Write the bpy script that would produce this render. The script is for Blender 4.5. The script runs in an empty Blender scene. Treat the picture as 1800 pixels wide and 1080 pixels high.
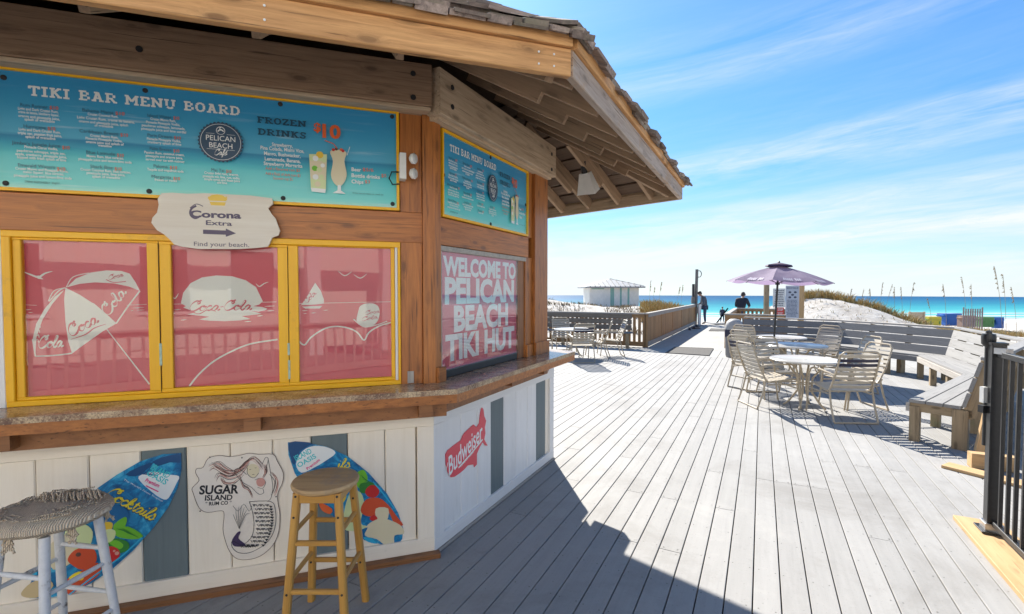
import bpy, bmesh, math, random
from mathutils import Vector, Matrix, noise
from mathutils.geometry import tessellate_polygon
R = math.radians
S = bpy.context.scene
random.seed(7)
# ------------------------------------------------------------------ camera
F = 840.0; EYE = 1.7; YH = 513.0
PIT = math.atan((540 - YH) / F)
cd = bpy.data.cameras.new('camera'); cam = bpy.data.objects.new('camera', cd)
S.collection.objects.link(cam); S.camera = cam
cam.location = (0, 0, EYE); cam.rotation_euler = (R(90) - PIT, 0, 0)
cd.sensor_width = 36; cd.lens = F / 1800 * 36; cd.clip_end = 3000; cd.clip_start = .05
S.render.resolution_x = 1024; S.render.resolution_y = 614
S.view_settings.view_transform = 'Standard'; S.view_settings.look = 'None'
S.view_settings.gamma = 1; S.view_settings.use_curve_mapping = False
S.view_settings.exposure = 1.6
try:
    S.cycles.max_bounces = 8; S.cycles.diffuse_bounces = 5; S.cycles.transparent_max_bounces = 12
except Exception: pass
SUN_AZ = -8.0; SUN_EL = 38.0     # azimuth measured from +Y towards +X
# ------------------------------------------------------------------ node helpers
def nodes(mat):
    mat.use_nodes = True; nt = mat.node_tree; nt.nodes.clear(); return nt
def N(nt, t, **k):
    n = nt.nodes.new(t)
    for a, v in k.items():
        if a.startswith('i_'):
            key = a[2:]; key = int(key) if key.isdigit() else key.replace('_', ' ')
            n.inputs[key].default_value = v
        else: setattr(n, a, v)
    return n
def L(nt, a, b): nt.links.new(a, b)
def mix(nt, fac, a, b, mode='MIX'):
    m = nt.nodes.new('ShaderNodeMix'); m.data_type = 'RGBA'; m.blend_type = mode
    for sock, v in ((m.inputs[0], fac), (m.inputs[6], a), (m.inputs[7], b)):
        if hasattr(v, 'links'): L(nt, v, sock)
        elif isinstance(v, (int, float)): sock.default_value = v
        else: sock.default_value = (*v[:3], 1)
    return m.outputs[2]
def ramp(nt, src, stops):
    r = nt.nodes.new('ShaderNodeValToRGB'); e = r.color_ramp.elements
    while len(e) > 1: e.remove(e[-1])
    for i, (p, c) in enumerate(stops):
        el = e[0] if i == 0 else e.new(p)
        el.position = p; el.color = (*c, 1) if not isinstance(c, (int, float)) else (c, c, c, 1)
    L(nt, src, r.inputs[0]); return r.outputs[0]
def math_(nt, op, a, b=None, clamp=False):
    m = nt.nodes.new('ShaderNodeMath'); m.operation = op; m.use_clamp = clamp
    for s, v in ((m.inputs[0], a), (m.inputs[1], b)):
        if v is None: continue
        if hasattr(v, 'links'): L(nt, v, s)
        else: s.default_value = v
    return m.outputs[0]
# ------------------------------------------------------------------ world
w = bpy.data.worlds.new('World'); S.world = w; w.use_nodes = True; nt = w.node_tree; nt.nodes.clear()
tc = N(nt, 'ShaderNodeTexCoord'); sx = N(nt, 'ShaderNodeSeparateXYZ'); L(nt, tc.outputs['Generated'], sx.inputs[0])
zc = math_(nt, 'MAXIMUM', sx.outputs[2], 0.004)
cx = N(nt, 'ShaderNodeCombineXYZ'); L(nt, sx.outputs[0], cx.inputs[0]); L(nt, sx.outputs[1], cx.inputs[1]); L(nt, zc, cx.inputs[2])
sky = N(nt, 'ShaderNodeTexSky'); sky.sky_type = 'NISHITA'; sky.sun_disc = False
sky.sun_elevation = R(SUN_EL); sky.sun_rotation = R(SUN_AZ)
sky.air_density = 1.0; sky.dust_density = 0.25; sky.ozone_density = 2.6
L(nt, cx.outputs[0], sky.inputs[0])
# cirrus: streaks in (azimuth, tangent of elevation), seamless round the dome
hh_ = math_(nt, 'SQRT', math_(nt, 'ADD', math_(nt, 'MULTIPLY', sx.outputs[0], sx.outputs[0]), math_(nt, 'MULTIPLY', sx.outputs[1], sx.outputs[1])))
hh_ = math_(nt, 'MAXIMUM', hh_, .05); ux_ = math_(nt, 'DIVIDE', sx.outputs[0], hh_); uy_ = math_(nt, 'DIVIDE', sx.outputs[1], hh_); vv = math_(nt, 'DIVIDE', zc, hh_)
vt = math_(nt, 'SUBTRACT', vv, math_(nt, 'MULTIPLY', ux_, .10))
def streak(kx, kv, sc, dist, det=8, rough=.62, off=0.0):
    c = N(nt, 'ShaderNodeCombineXYZ'); L(nt, math_(nt, 'ADD', math_(nt, 'MULTIPLY', ux_, kx), off), c.inputs[0]); L(nt, math_(nt, 'MULTIPLY', uy_, kx), c.inputs[1]); L(nt, math_(nt, 'MULTIPLY', vt, kv), c.inputs[2])
    n = N(nt, 'ShaderNodeTexNoise', i_Scale=sc, i_Detail=det, i_Roughness=rough, i_Distortion=dist); L(nt, c.outputs[0], n.inputs[0]); return n.outputs[0]
big = streak(1.1, 11, 1.3, .5); fine = streak(3.0, 22, 2.6, 1.1, 10, .7, 4.0)
mk_ = ramp(nt, vt, [(0.0, .55), (.035, .85), (.07, .50), (.10, .60), (.135, .16), (.165, .45), (.19, .78), (.215, .55), (.245, .12), (.33, .05), (.385, .34), (.43, .22), (.50, .05), (.8, .05)])
c1 = math_(nt, 'MULTIPLY', ramp(nt, big, [(.34, 0), (.60, 1)]), ramp(nt, fine, [(.25, .45), (.65, 1)]))
hz = ramp(nt, zc, [(0.0, .62), (.05, .42), (.11, .16), (.22, .0)])
cl = math_(nt, 'ADD', math_(nt, 'MULTIPLY', math_(nt, 'MULTIPLY', c1, mk_), 1.25), hz, True)
col = mix(nt, cl, mix(nt, 1.0, sky.outputs[0], ramp(nt, zc, [(0, (.42, .56, .72)), (.12, (.33, .545, .735)), (.35, (.33, .615, .81)), (.8, (.6, .80, .93))]), 'MULTIPLY'), (4.1, 4.35, 4.5))
bg = N(nt, 'ShaderNodeBackground'); bg.inputs[1].default_value = 0.076; L(nt, col, bg.inputs[0])
L(nt, bg.outputs[0], N(nt, 'ShaderNodeOutputWorld').inputs[0])
# ------------------------------------------------------------------ sun
sd = bpy.data.lights.new('sun', 'SUN'); so = bpy.data.objects.new('sun', sd); S.collection.objects.link(so)
sd.energy = 3.95; sd.angle = R(.53); sd.color = (1, .94, .84)
az, el = R(SUN_AZ), R(SUN_EL)
sv = Vector((math.sin(az) * math.cos(el), math.cos(az) * math.cos(el), math.sin(el)))
so.rotation_euler = sv.to_track_quat('Z', 'Y').to_euler()
# ------------------------------------------------------------------ pixel -> place
def ray(x, y):
    a = (x - 900) / F; c = -(y - 540) / F
    return Vector((a, math.cos(PIT) + c * math.sin(PIT), -math.sin(PIT) + c * math.cos(PIT)))
def gp(x, y, z=0.0):
    r = ray(x, y); k = (z - EYE) / r[2]; return Vector((r[0] * k, r[1] * k, z))
def dirv(a): a = R(a); return Vector((math.sin(a), math.cos(a), 0))
def nrm(a): a = R(a); return Vector((math.cos(a), -math.sin(a), 0))
A1, A2, A3 = 71.8, 27.6, -45.0
C0 = gp(764, 975)
D1, D2, D3, N1, N2, N3 = dirv(A1), dirv(A2), dirv(A3), nrm(A1), nrm(A2), nrm(A3)
def wall(x, y, a, off=0):
    d, n = dirv(a), nrm(a); r = ray(x, y); k = (n.dot(C0) + off - 0) / n.dot(r) if True else 0
    k = (n[0] * C0[0] + n[1] * C0[1] + off) / (n[0] * r[0] + n[1] * r[1])
    P = r * k
    return ((P[0] - C0[0]) * d[0] + (P[1] - C0[1]) * d[1], EYE + P[2])
# ------------------------------------------------------------------ objects
COL = S.collection
WM = {}                                   # world matrices
def setp(o, parent, M):
    WM[o.name] = M
    if parent is not None:
        o.parent = parent; o.matrix_basis = WM[parent.name].inverted() @ M
    else: o.matrix_basis = M
def tag(o, label=None, cat=None, group=None, kind=None):
    if label: o['label'] = label
    if cat: o['category'] = cat
    if group: o['group'] = group
    if kind: o['kind'] = kind
    return o
def thing(name, label, cat, loc=(0, 0, 0), rz=0.0, group=None):
    o = bpy.data.objects.new(name, None); COL.objects.link(o); o.empty_display_size = .1
    setp(o, None, Matrix.Translation(Vector(loc)) @ Matrix.Rotation(rz, 4, 'Z'))
    return tag(o, label, cat, group)
class MB:
    def __init__(s): s.v = []; s.f = []; s.m = []
    def add(s, vs, fs, mi=0):
        b = len(s.v); s.v += [tuple(v) for v in vs]
        for f in fs: s.f.append(tuple(b + i for i in f)); s.m.append(mi)
    def box(s, c, d, M=None, mi=0, bev=0):
        x, y, z = d[0] / 2, d[1] / 2, d[2] / 2
        vs = [Vector((a * x, b * y, g * z)) for a in (-1, 1) for b in (-1, 1) for g in (-1, 1)]
        if M is not None: vs = [M @ v for v in vs]
        vs = [v + Vector(c) for v in vs]
        s.add(vs, [(0, 1, 3, 2), (4, 6, 7, 5), (0, 4, 5, 1), (2, 3, 7, 6), (0, 2, 6, 4), (1, 5, 7, 3)], mi)
    def tube(s, path, r, n=8, mi=0, closed=False, caps=True):
        path = [Vector(p) for p in path]; m = len(path); vs = []
        rr = r if isinstance(r, (list, tuple)) else [r] * m
        up = None
        for i, p in enumerate(path):
            if closed: t = path[(i + 1) % m] - path[i - 1]
            else: t = path[min(i + 1, m - 1)] - path[max(i - 1, 0)]
            t.normalize()
            if up is None:
                up = Vector((0, 0, 1)) if abs(t.z) < .9 else Vector((1, 0, 0))
            a = t.cross(up); a.normalize(); b = a.cross(t); b.normalize(); up = b
            for k in range(n):
                an = 2 * math.pi * k / n
                vs.append(p + (a * math.cos(an) + b * math.sin(an)) * rr[i])
        fs = []
        for i in range(m if closed else m - 1):
            j = (i + 1) % m
            for k in range(n):
                l = (k + 1) % n; fs.append((i * n + k, i * n + l, j * n + l, j * n + k))
        if not closed and caps:
            fs.append(tuple(reversed(range(n)))); fs.append(tuple((m - 1) * n + k for k in range(n)))
        s.add(vs, fs, mi)
    def lathe(s, prof, n=24, c=(0, 0, 0), mi=0):
        vs = []
        for r, z in prof:
            for k in range(n):
                a = 2 * math.pi * k / n; vs.append((c[0] + r * math.cos(a), c[1] + r * math.sin(a), c[2] + z))
        fs = []
        for i in range(len(prof) - 1):
            for k in range(n):
                l = (k + 1) % n; fs.append((i * n + k, i * n + l, (i + 1) * n + l, (i + 1) * n + k))
        fs.append(tuple(reversed(range(n)))); fs.append(tuple((len(prof) - 1) * n + k for k in range(n)))
        s.add(vs, fs, mi)
    def prism(s, poly, z0, z1, M=None, mi=0):
        """poly: 2D outline (may be concave), extruded z0..z1 in local z"""
        p3 = [Vector((a, b, 0)) for a, b in poly]; tri = tessellate_polygon([p3]); n = len(poly)
        vs = [Vector((a, b, z0)) for a, b in poly] + [Vector((a, b, z1)) for a, b in poly]
        if M is not None: vs = [M @ v for v in vs]
        fs = [tuple(t) for t in tri] + [tuple(i + n for i in t[::-1]) for t in tri]
        fs += [(i, (i + 1) % n, (i + 1) % n + n, i + n) for i in range(n)]
        s.add(vs, fs, mi)
    def build(s, name, mats, parent=None, M=None, smooth=False, fix=True):
        me = bpy.data.meshes.new(name); me.from_pydata(s.v, [], s.f)
        if not isinstance(mats, (list, tuple)): mats = [mats]
        for m in mats: me.materials.append(m)
        if len(mats) > 1: me.polygons.foreach_set('material_index', s.m)
        if fix:
            bm = bmesh.new(); bm.from_mesh(me); bmesh.ops.recalc_face_normals(bm, faces=bm.faces); bm.to_mesh(me); bm.free()
        if smooth:
            me.polygons.foreach_set('use_smooth', [True] * len(me.polygons))
            try: me.set_sharp_from_angle(angle=R(40))
            except Exception: pass
        me.update()
        o = bpy.data.objects.new(name, me); COL.objects.link(o)
        if M is None: M = WM[parent.name] if parent is not None else Matrix()
        setp(o, parent, M); return o
PC = {}
def plank_mesh(l, wd, t, bev, mat):
    k = (round(l, 3), round(wd, 3), round(t, 3), round(bev, 4), mat.name)
    if k in PC: return PC[k]
    y, z = wd / 2, t / 2; b = min(bev, y * .9, z * .9)
    sec = [(-y + b, -z), (y - b, -z), (y, -z + b), (y, z - b), (y - b, z), (-y + b, z), (-y, z - b), (-y, -z + b)]
    vs = [(x, a, c) for x in (-l / 2, l / 2) for a, c in sec]
    fs = [(i, i + 8, (i + 1) % 8 + 8, (i + 1) % 8) for i in range(8)] + [tuple(range(8)), tuple(range(15, 7, -1))]
    me = bpy.data.meshes.new('plank'); me.from_pydata(vs, [], fs); me.materials.append(mat)
    bm = bmesh.new(); bm.from_mesh(me); bmesh.ops.recalc_face_normals(bm, faces=bm.faces); bm.to_mesh(me); bm.free(); me.update()
    PC[k] = me; return me
def frame(p0, p1, up):
    """matrix: X along p0->p1, Z as close to up as possible, origin at the middle"""
    x = (Vector(p1) - Vector(p0)).normalized(); z = Vector(up) - x * x.dot(Vector(up)); z.normalize(); y = z.cross(x)
    M = Matrix((x, y, z)).transposed().to_4x4(); M.translation = (Vector(p0) + Vector(p1)) / 2; return M
def plank(name, p0, p1, wd, t, mat, parent, up=(0, 0, 1), bev=.003):
    l = (Vector(p1) - Vector(p0)).length
    o = bpy.data.objects.new(name, plank_mesh(l, wd, t, bev, mat)); COL.objects.link(o)
    setp(o, parent, frame(p0, p1, up)); return o
def copy_tree(o, M, label=None, group=None):
    r = o.copy(); COL.objects.link(r); setp(r, None, M)
    if label: r['label'] = label
    if group: r['group'] = group
    def rec(src, dst):
        for ch in list(src.children):
            if ch.name.startswith('zz'): continue
            c = ch.copy(); COL.objects.link(c); c.parent = dst; WM[c.name] = WM[dst.name] @ c.matrix_basis
            rec(ch, c)
    rec(o, r); return r
def place(x, y, rz, z=0): return Matrix.Translation((x, y, z)) @ Matrix.Rotation(rz, 4, 'Z')
# ------------------------------------------------------------------ materials
MATS = {}
def pr(nt, **k):
    b = N(nt, 'ShaderNodeBsdfPrincipled')
    for a, v in k.items():
        a = a.replace('_', ' ')
        b.inputs[a].default_value = (*v, 1) if isinstance(v, tuple) and len(v) == 3 else v
    L(nt, b.outputs[0], N(nt, 'ShaderNodeOutputMaterial').inputs[0]); return b
def bump(nt, b, h, st=.3, dist=.002):
    n = N(nt, 'ShaderNodeBump'); n.inputs['Strength'].default_value = st; n.inputs['Distance'].default_value = dist
    L(nt, h, n.inputs['Height']); L(nt, n.outputs[0], b.inputs['Normal'])
def plain(name, c, rough=.5, var=.08, coat=0., metal=0., scale=14., bmp=.0, dirt=None, spec=.5):
    m = bpy.data.materials.new(name); nt = nodes(m); b = pr(nt, Roughness=rough, Metallic=metal)
    b.inputs['Coat Weight'].default_value = coat; b.inputs['Coat Roughness'].default_value = .04
    b.inputs['Specular IOR Level'].default_value = spec
    tc = N(nt, 'ShaderNodeTexCoord'); n = N(nt, 'ShaderNodeTexNoise', i_Scale=scale, i_Detail=5, i_Roughness=.65)
    oi = N(nt, 'ShaderNodeObjectInfo'); ad = N(nt, 'ShaderNodeVectorMath', operation='ADD')
    cb = N(nt, 'ShaderNodeVectorMath', operation='SCALE'); cb.inputs[0].default_value = (31, 17, 23); L(nt, oi.outputs['Random'], cb.inputs['Scale'])
    L(nt, tc.outputs['Object'], ad.inputs[0]); L(nt, cb.outputs[0], ad.inputs[1]); L(nt, ad.outputs[0], n.inputs[0])
    lo = tuple(max(0, x * (1 - var * 2)) for x in c); hi = tuple(min(1, x * (1 + var)) for x in c)
    o = ramp(nt, n.outputs[0], [(.3, lo), (.7, hi)])
    if dirt:
        n2 = N(nt, 'ShaderNodeTexNoise', i_Scale=scale * .35, i_Detail=8, i_Roughness=.75); L(nt, ad.outputs[0], n2.inputs[0])
        o = mix(nt, ramp(nt, n2.outputs[0], [(dirt[1], 0), (dirt[1] + .09, 1)]), o, dirt[0])
    L(nt, o, b.inputs['Base Color'])
    if bmp: bump(nt, b, n.outputs[0], bmp)
    MATS[name] = m; return m
def wood(name, c_hi, c_lo, rough=.6, knots=1., grain=1., objvar=.25, bmp=.35, weather=None, ring=.0, coat=0, stain=0):
    """boards lie along local X"""
    m = bpy.data.materials.new(name); nt = nodes(m); b = pr(nt, Roughness=rough); b.inputs['Coat Weight'].default_value = coat
    b.inputs['Coat Roughness'].default_value = .25
    tc = N(nt, 'ShaderNodeTexCoord'); oi = N(nt, 'ShaderNodeObjectInfo')
    cb = N(nt, 'ShaderNodeVectorMath', operation='SCALE'); cb.inputs[0].default_value = (37, 19, 11); L(nt, oi.outputs['Random'], cb.inputs['Scale'])
    ad = N(nt, 'ShaderNodeVectorMath', operation='ADD'); L(nt, tc.outputs['Object'], ad.inputs[0]); L(nt, cb.outputs[0], ad.inputs[1])
    # knots first: they bend the grain
    mk = N(nt, 'ShaderNodeMapping'); mk.inputs['Scale'].default_value = (3.6, 11, 11); L(nt, ad.outputs[0], mk.inputs[0])
    vo = N(nt, 'ShaderNodeTexVoronoi', i_Scale=1.0); L(nt, mk.outputs[0], vo.inputs[0])
    kn = ramp(nt, vo.outputs['Distance'], [(.0, 1), (.10, .95), (.17, .35), (.34, 0)])
    mg = N(nt, 'ShaderNodeMapping'); mg.inputs['Scale'].default_value = (1.5 * grain, 26 * grain, 26 * grain); L(nt, ad.outputs[0], mg.inputs[0])
    ad2 = N(nt, 'ShaderNodeVectorMath', operation='ADD'); L(nt, mg.outputs[0], ad2.inputs[0])
    sc = N(nt, 'ShaderNodeVectorMath', operation='SCALE'); sc.inputs['Scale'].default_value = 1.3 * knots; L(nt, kn, sc.inputs[0]); L(nt, sc.outputs[0], ad2.inputs[1])
    g = N(nt, 'ShaderNodeTexNoise', i_Scale=1.0, i_Detail=7, i_Roughness=.68, i_Distortion=.35); L(nt, ad2.outputs[0], g.inputs[0])
    g2 = N(nt, 'ShaderNodeTexNoise', i_Scale=2.2, i_Detail=4, i_Roughness=.6); L(nt, ad.outputs[0], g2.inputs[0])
    base = ramp(nt, g.outputs[0], [(.28, c_lo), (.46, tuple(.55 * a + .45 * c for a, c in zip(c_hi, c_lo))), (.66, c_hi)])
    base = mix(nt, ramp(nt, g2.outputs[0], [(.35, 0), (.7, .55)]), base, tuple(.5 * a + .5 * c for a, c in zip(c_hi, c_lo)))
    if weather is not None:
        n3 = N(nt, 'ShaderNodeTexNoise', i_Scale=3.3, i_Detail=8, i_Roughness=.75); L(nt, ad.outputs[0], n3.inputs[0])
        base = mix(nt, ramp(nt, n3.outputs[0], [(weather[1], 0), (weather[1] + .14, .85)]), base, weather[0])
    dk = tuple(c * .35 for c in c_lo)
    if knots > 0: base = mix(nt, math_(nt, 'MULTIPLY', kn, .62 * min(knots, 1)), base, dk)
    mc = N(nt, 'ShaderNodeMapping'); mc.inputs['Scale'].default_value = (2.2, 85, 85); L(nt, ad.outputs[0], mc.inputs[0])
    nc = N(nt, 'ShaderNodeTexNoise', i_Scale=1.0, i_Detail=3, i_Roughness=.6); L(nt, mc.outputs[0], nc.inputs[0])
    base = mix(nt, math_(nt, 'MULTIPLY', ramp(nt, nc.outputs[0], [(.30, 1), (.385, 0)]), .0 if stain or knots < .12 else .75), base, tuple(c * .3 for c in c_lo))
    if stain:
        ge = N(nt, 'ShaderNodeNewGeometry'); ns = N(nt, 'ShaderNodeTexNoise', i_Scale=.9, i_Detail=9, i_Roughness=.72, i_Distortion=.4); L(nt, ge.outputs['Position'], ns.inputs[0])
        base = mix(nt, ramp(nt, ns.outputs[0], [(.36, .55), (.5, 0)]), base, (.195, .187, .176)); base = mix(nt, ramp(nt, ns.outputs[0], [(.56, 0), (.72, .6)]), base, (.38, .37, .355))
        nf = N(nt, 'ShaderNodeTexNoise', i_Scale=55, i_Detail=4, i_Roughness=.8); L(nt, ge.outputs['Position'], nf.inputs[0]); base = mix(nt, ramp(nt, nf.outputs[0], [(.60, 0), (.68, .55)]), base, (.15, .146, .142))
    hs = N(nt, 'ShaderNodeHueSaturation'); L(nt, base, hs.inputs['Color'])
    L(nt, math_(nt, 'ADD', math_(nt, 'MULTIPLY', oi.outputs['Random'], objvar), 1 - objvar / 2), hs.inputs['Value'])
    L(nt, hs.outputs[0], b.inputs['Base Color']); bump(nt, b, g.outputs[0], bmp, .002)
    MATS[name] = m; return m
def flat(name, c, rough=.45, coat=0.0):
    m = bpy.data.materials.new(name); nt = nodes(m); b = pr(nt, Base_Color=c, Roughness=rough, Coat_Weight=coat); b.inputs['Coat Roughness'].default_value = .03
    MATS[name] = m; return m

cedar = wood('cedar_stain', (.50, .175, .033), (.19, .055, .010), grain=1.6, rough=.5, objvar=.3, coat=.25)
cedar_dk = wood('cedar_dark', (.34, .14, .045), (.15, .055, .018), rough=.55, objvar=.3, coat=.15)
beam_w = wood('beam_brown', (.40, .25, .15), (.18, .105, .06), rough=.75, objvar=.12, knots=1, grain=1.8, bmp=.5)
fascia_w = wood('fascia_cedar', (.76, .42, .17), (.32, .14, .045), rough=.7, objvar=.15, grain=2.0, weather=((.44, .27, .15), .60), bmp=.6)
beam_l = wood('beam_tan', (.62, .47, .32), (.30, .20, .12), rough=.75, objvar=.1, grain=1.7, bmp=.5)
fascia_g = wood('fascia_weathered', (.56, .46, .38), (.22, .16, .125), rough=.85, grain=1.5, bmp=.8, objvar=.1, weather=((.42, .26, .14), .55))
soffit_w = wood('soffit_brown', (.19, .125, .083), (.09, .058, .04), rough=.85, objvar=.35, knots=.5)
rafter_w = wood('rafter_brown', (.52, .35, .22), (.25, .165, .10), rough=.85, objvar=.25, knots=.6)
shingle_w = wood('shingle_grey', (.36, .28, .235), (.075, .055, .05), rough=.95, objvar=.9, knots=0, grain=2.2, bmp=1.0, weather=((.20, .18, .13), .5))
paintw = wood('paint_white', (.80, .79, .77), (.70, .69, .67), rough=.55, knots=.10, objvar=.06, bmp=.25)
paintc = wood('paint_cream_warmlit', (.88, .80, .68), (.80, .71, .58), rough=.55, knots=.10, objvar=.08, bmp=.25, weather=((.56, .47, .35), .64))  # same white paint, aged, with warm bounce light mixed into its cream
paintg = wood('paint_slate', (.15, .19, .20), (.11, .145, .155), rough=.6, knots=0, objvar=.08, bmp=.2)
yellow = wood('paint_yellow', (.92, .50, .008), (.82, .40, .006), rough=.4, knots=0, objvar=.05, bmp=.2, weather=((.52, .26, .02), .60))
deckm = wood('deck_board', (.31, .306, .30), (.255, .252, .247), rough=.8, knots=0, objvar=.14, bmp=.35, grain=.8, weather=((.22, .216, .21), .60), stain=1)
walkm = plain('walk_panel', (.34, .335, .32), .85, .07, scale=5, bmp=.2, dirt=((.27, .265, .25), .58))
railw = wood('rail_wood', (.44, .26, .12), (.22, .12, .05), rough=.75, objvar=.35, knots=.6)
railg = wood('rail_grey', (.44, .41, .37), (.27, .245, .22), rough=.85, objvar=.2, knots=.4)
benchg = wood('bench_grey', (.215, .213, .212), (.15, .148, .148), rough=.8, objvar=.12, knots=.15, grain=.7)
benchs = wood('bench_sunlit', (.285, .28, .274), (.20, .196, .19), rough=.8, objvar=.12, knots=.15, grain=.9)  # bench grey lightened: sunlight put into the colour of seats and near backs
benchw = wood('bench_frame', (.42, .32, .20), (.17, .125, .075), rough=.85, objvar=.25, knots=1, weather=((.20, .21, .11), .55))
ply = wood('raw_pine', (.56, .38, .20), (.36, .21, .085), rough=.7, objvar=.1, knots=.5, grain=.5)
chairf = plain('chair_frame', (.44, .37, .27), .35, .05, scale=20)
strapw = plain('strap_cream', (.46, .41, .33), .4, .05)
strapn = plain('strap_navy', (.022, .022, .05), .4, .1)
tabletop = plain('table_top', (.54, .51, .455), .28, .03, coat=.3)
blackm = plain('gate_black', (.014, .014, .015), .42, .2, coat=.08, scale=30)
chrome = plain('latch_metal', (.45, .45, .46), .3, .1, metal=.9)
whitep = plain('white_plastic', (.78, .78, .75), .35, .04)
glassl = plain('lamp_glass', (.55, .56, .55), .08, .1, coat=1.)
darkm = plain('dark_rubber', (.02, .02, .022), .6, .2)
granite = bpy.data.materials.new('granite'); nt = nodes(granite); b = pr(nt, Roughness=.2)
tc = N(nt, 'ShaderNodeTexCoord'); v = N(nt, 'ShaderNodeTexVoronoi', i_Scale=190); L(nt, tc.outputs['Object'], v.inputs[0])
n_ = N(nt, 'ShaderNodeTexNoise', i_Scale=5, i_Detail=7, i_Roughness=.7, i_Distortion=.8); L(nt, tc.outputs['Object'], n_.inputs[0])
n3 = N(nt, 'ShaderNodeTexNoise', i_Scale=95, i_Detail=3); L(nt, tc.outputs['Object'], n3.inputs[0])
bc = ramp(nt, n_.outputs[0], [(.33, (.16, .085, .055)), (.46, (.36, .23, .14)), (.6, (.58, .43, .26)), (.72, (.66, .52, .34))])
bc = mix(nt, ramp(nt, v.outputs['Color'], [(.25, .55), (.5, 0)]), bc, (.09, .05, .045))
bc = mix(nt, ramp(nt, n3.outputs[0], [(.55, 0), (.68, .7)]), bc, (.66, .50, .30)); L(nt, bc, b.inputs['Base Color'])
# window film (printed) and the pane in front of it
film = plain('film_red', (.70, .10, .125), .4, .03, scale=3)
film2 = plain('film_rose', (.66, .075, .14), .4, .03, scale=3)
cream = flat('print_cream', (.84, .80, .70)); white_p = flat('print_white', (.82, .82, .80)); filmr = flat('print_red', (.66, .10, .12))
pane_m = bpy.data.materials.new('window_glass'); nt = nodes(pane_m)
fr = N(nt, 'ShaderNodeFresnel', i_IOR=1.6); gl = N(nt, 'ShaderNodeBsdfGlossy', i_Roughness=.012); tr = N(nt, 'ShaderNodeBsdfTransparent')
tr.inputs[0].default_value = (.97, .98, .98, 1)
tc = N(nt, 'ShaderNodeTexCoord'); nn = N(nt, 'ShaderNodeTexNoise', i_Scale=2.2, i_Detail=1); L(nt, tc.outputs['Object'], nn.inputs[0])
bp = N(nt, 'ShaderNodeBump', i_Strength=.1, i_Distance=.01); L(nt, nn.outputs[0], bp.inputs['Height']); L(nt, bp.outputs[0], gl.inputs['Normal'])
ms = N(nt, 'ShaderNodeMixShader'); L(nt, math_(nt, 'MULTIPLY', fr.outputs[0], .6, True), ms.inputs[0]); L(nt, tr.outputs[0], ms.inputs[1]); L(nt, gl.outputs[0], ms.inputs[2])
L(nt, ms.outputs[0], N(nt, 'ShaderNodeOutputMaterial').inputs[0])
pane_2 = pane_m.copy(); pane_2.name = 'window_glass_side'
for q in pane_2.node_tree.nodes:
    if q.type == 'MATH': q.inputs[1].default_value = .24
# print inks
ink = {k: flat('ink_' + k, c, .4, .15) for k, c in dict(
    white=(.80, .82, .80), navy=(.035, .08, .14), orange=(.75, .13, .03), slate=(.015, .07, .12), black=(.015, .015, .02), red=(.55, .02, .02),
    green=(.16, .50, .03), dkgreen=(.03, .22, .03), yellow=(.85, .68, .03), cyan=(.05, .55, .58), pink=(.75, .05, .22), blue=(.008, .14, .34), sky=(.03, .42, .66),
    cream=(.70, .62, .42), redor=(.62, .08, .025), limew=(.62, .70, .36), tan=(.62, .48, .26), brown=(.12, .055, .04), pinkish=(.60, .30, .25), purple=(.05, .03, .09),
    gold=(.75, .50, .04), budred=(.72, .035, .07), deep=(.01, .07, .20)).items()}
INK = list(ink.values()); II = {k: i for i, k in enumerate(ink)}
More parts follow.
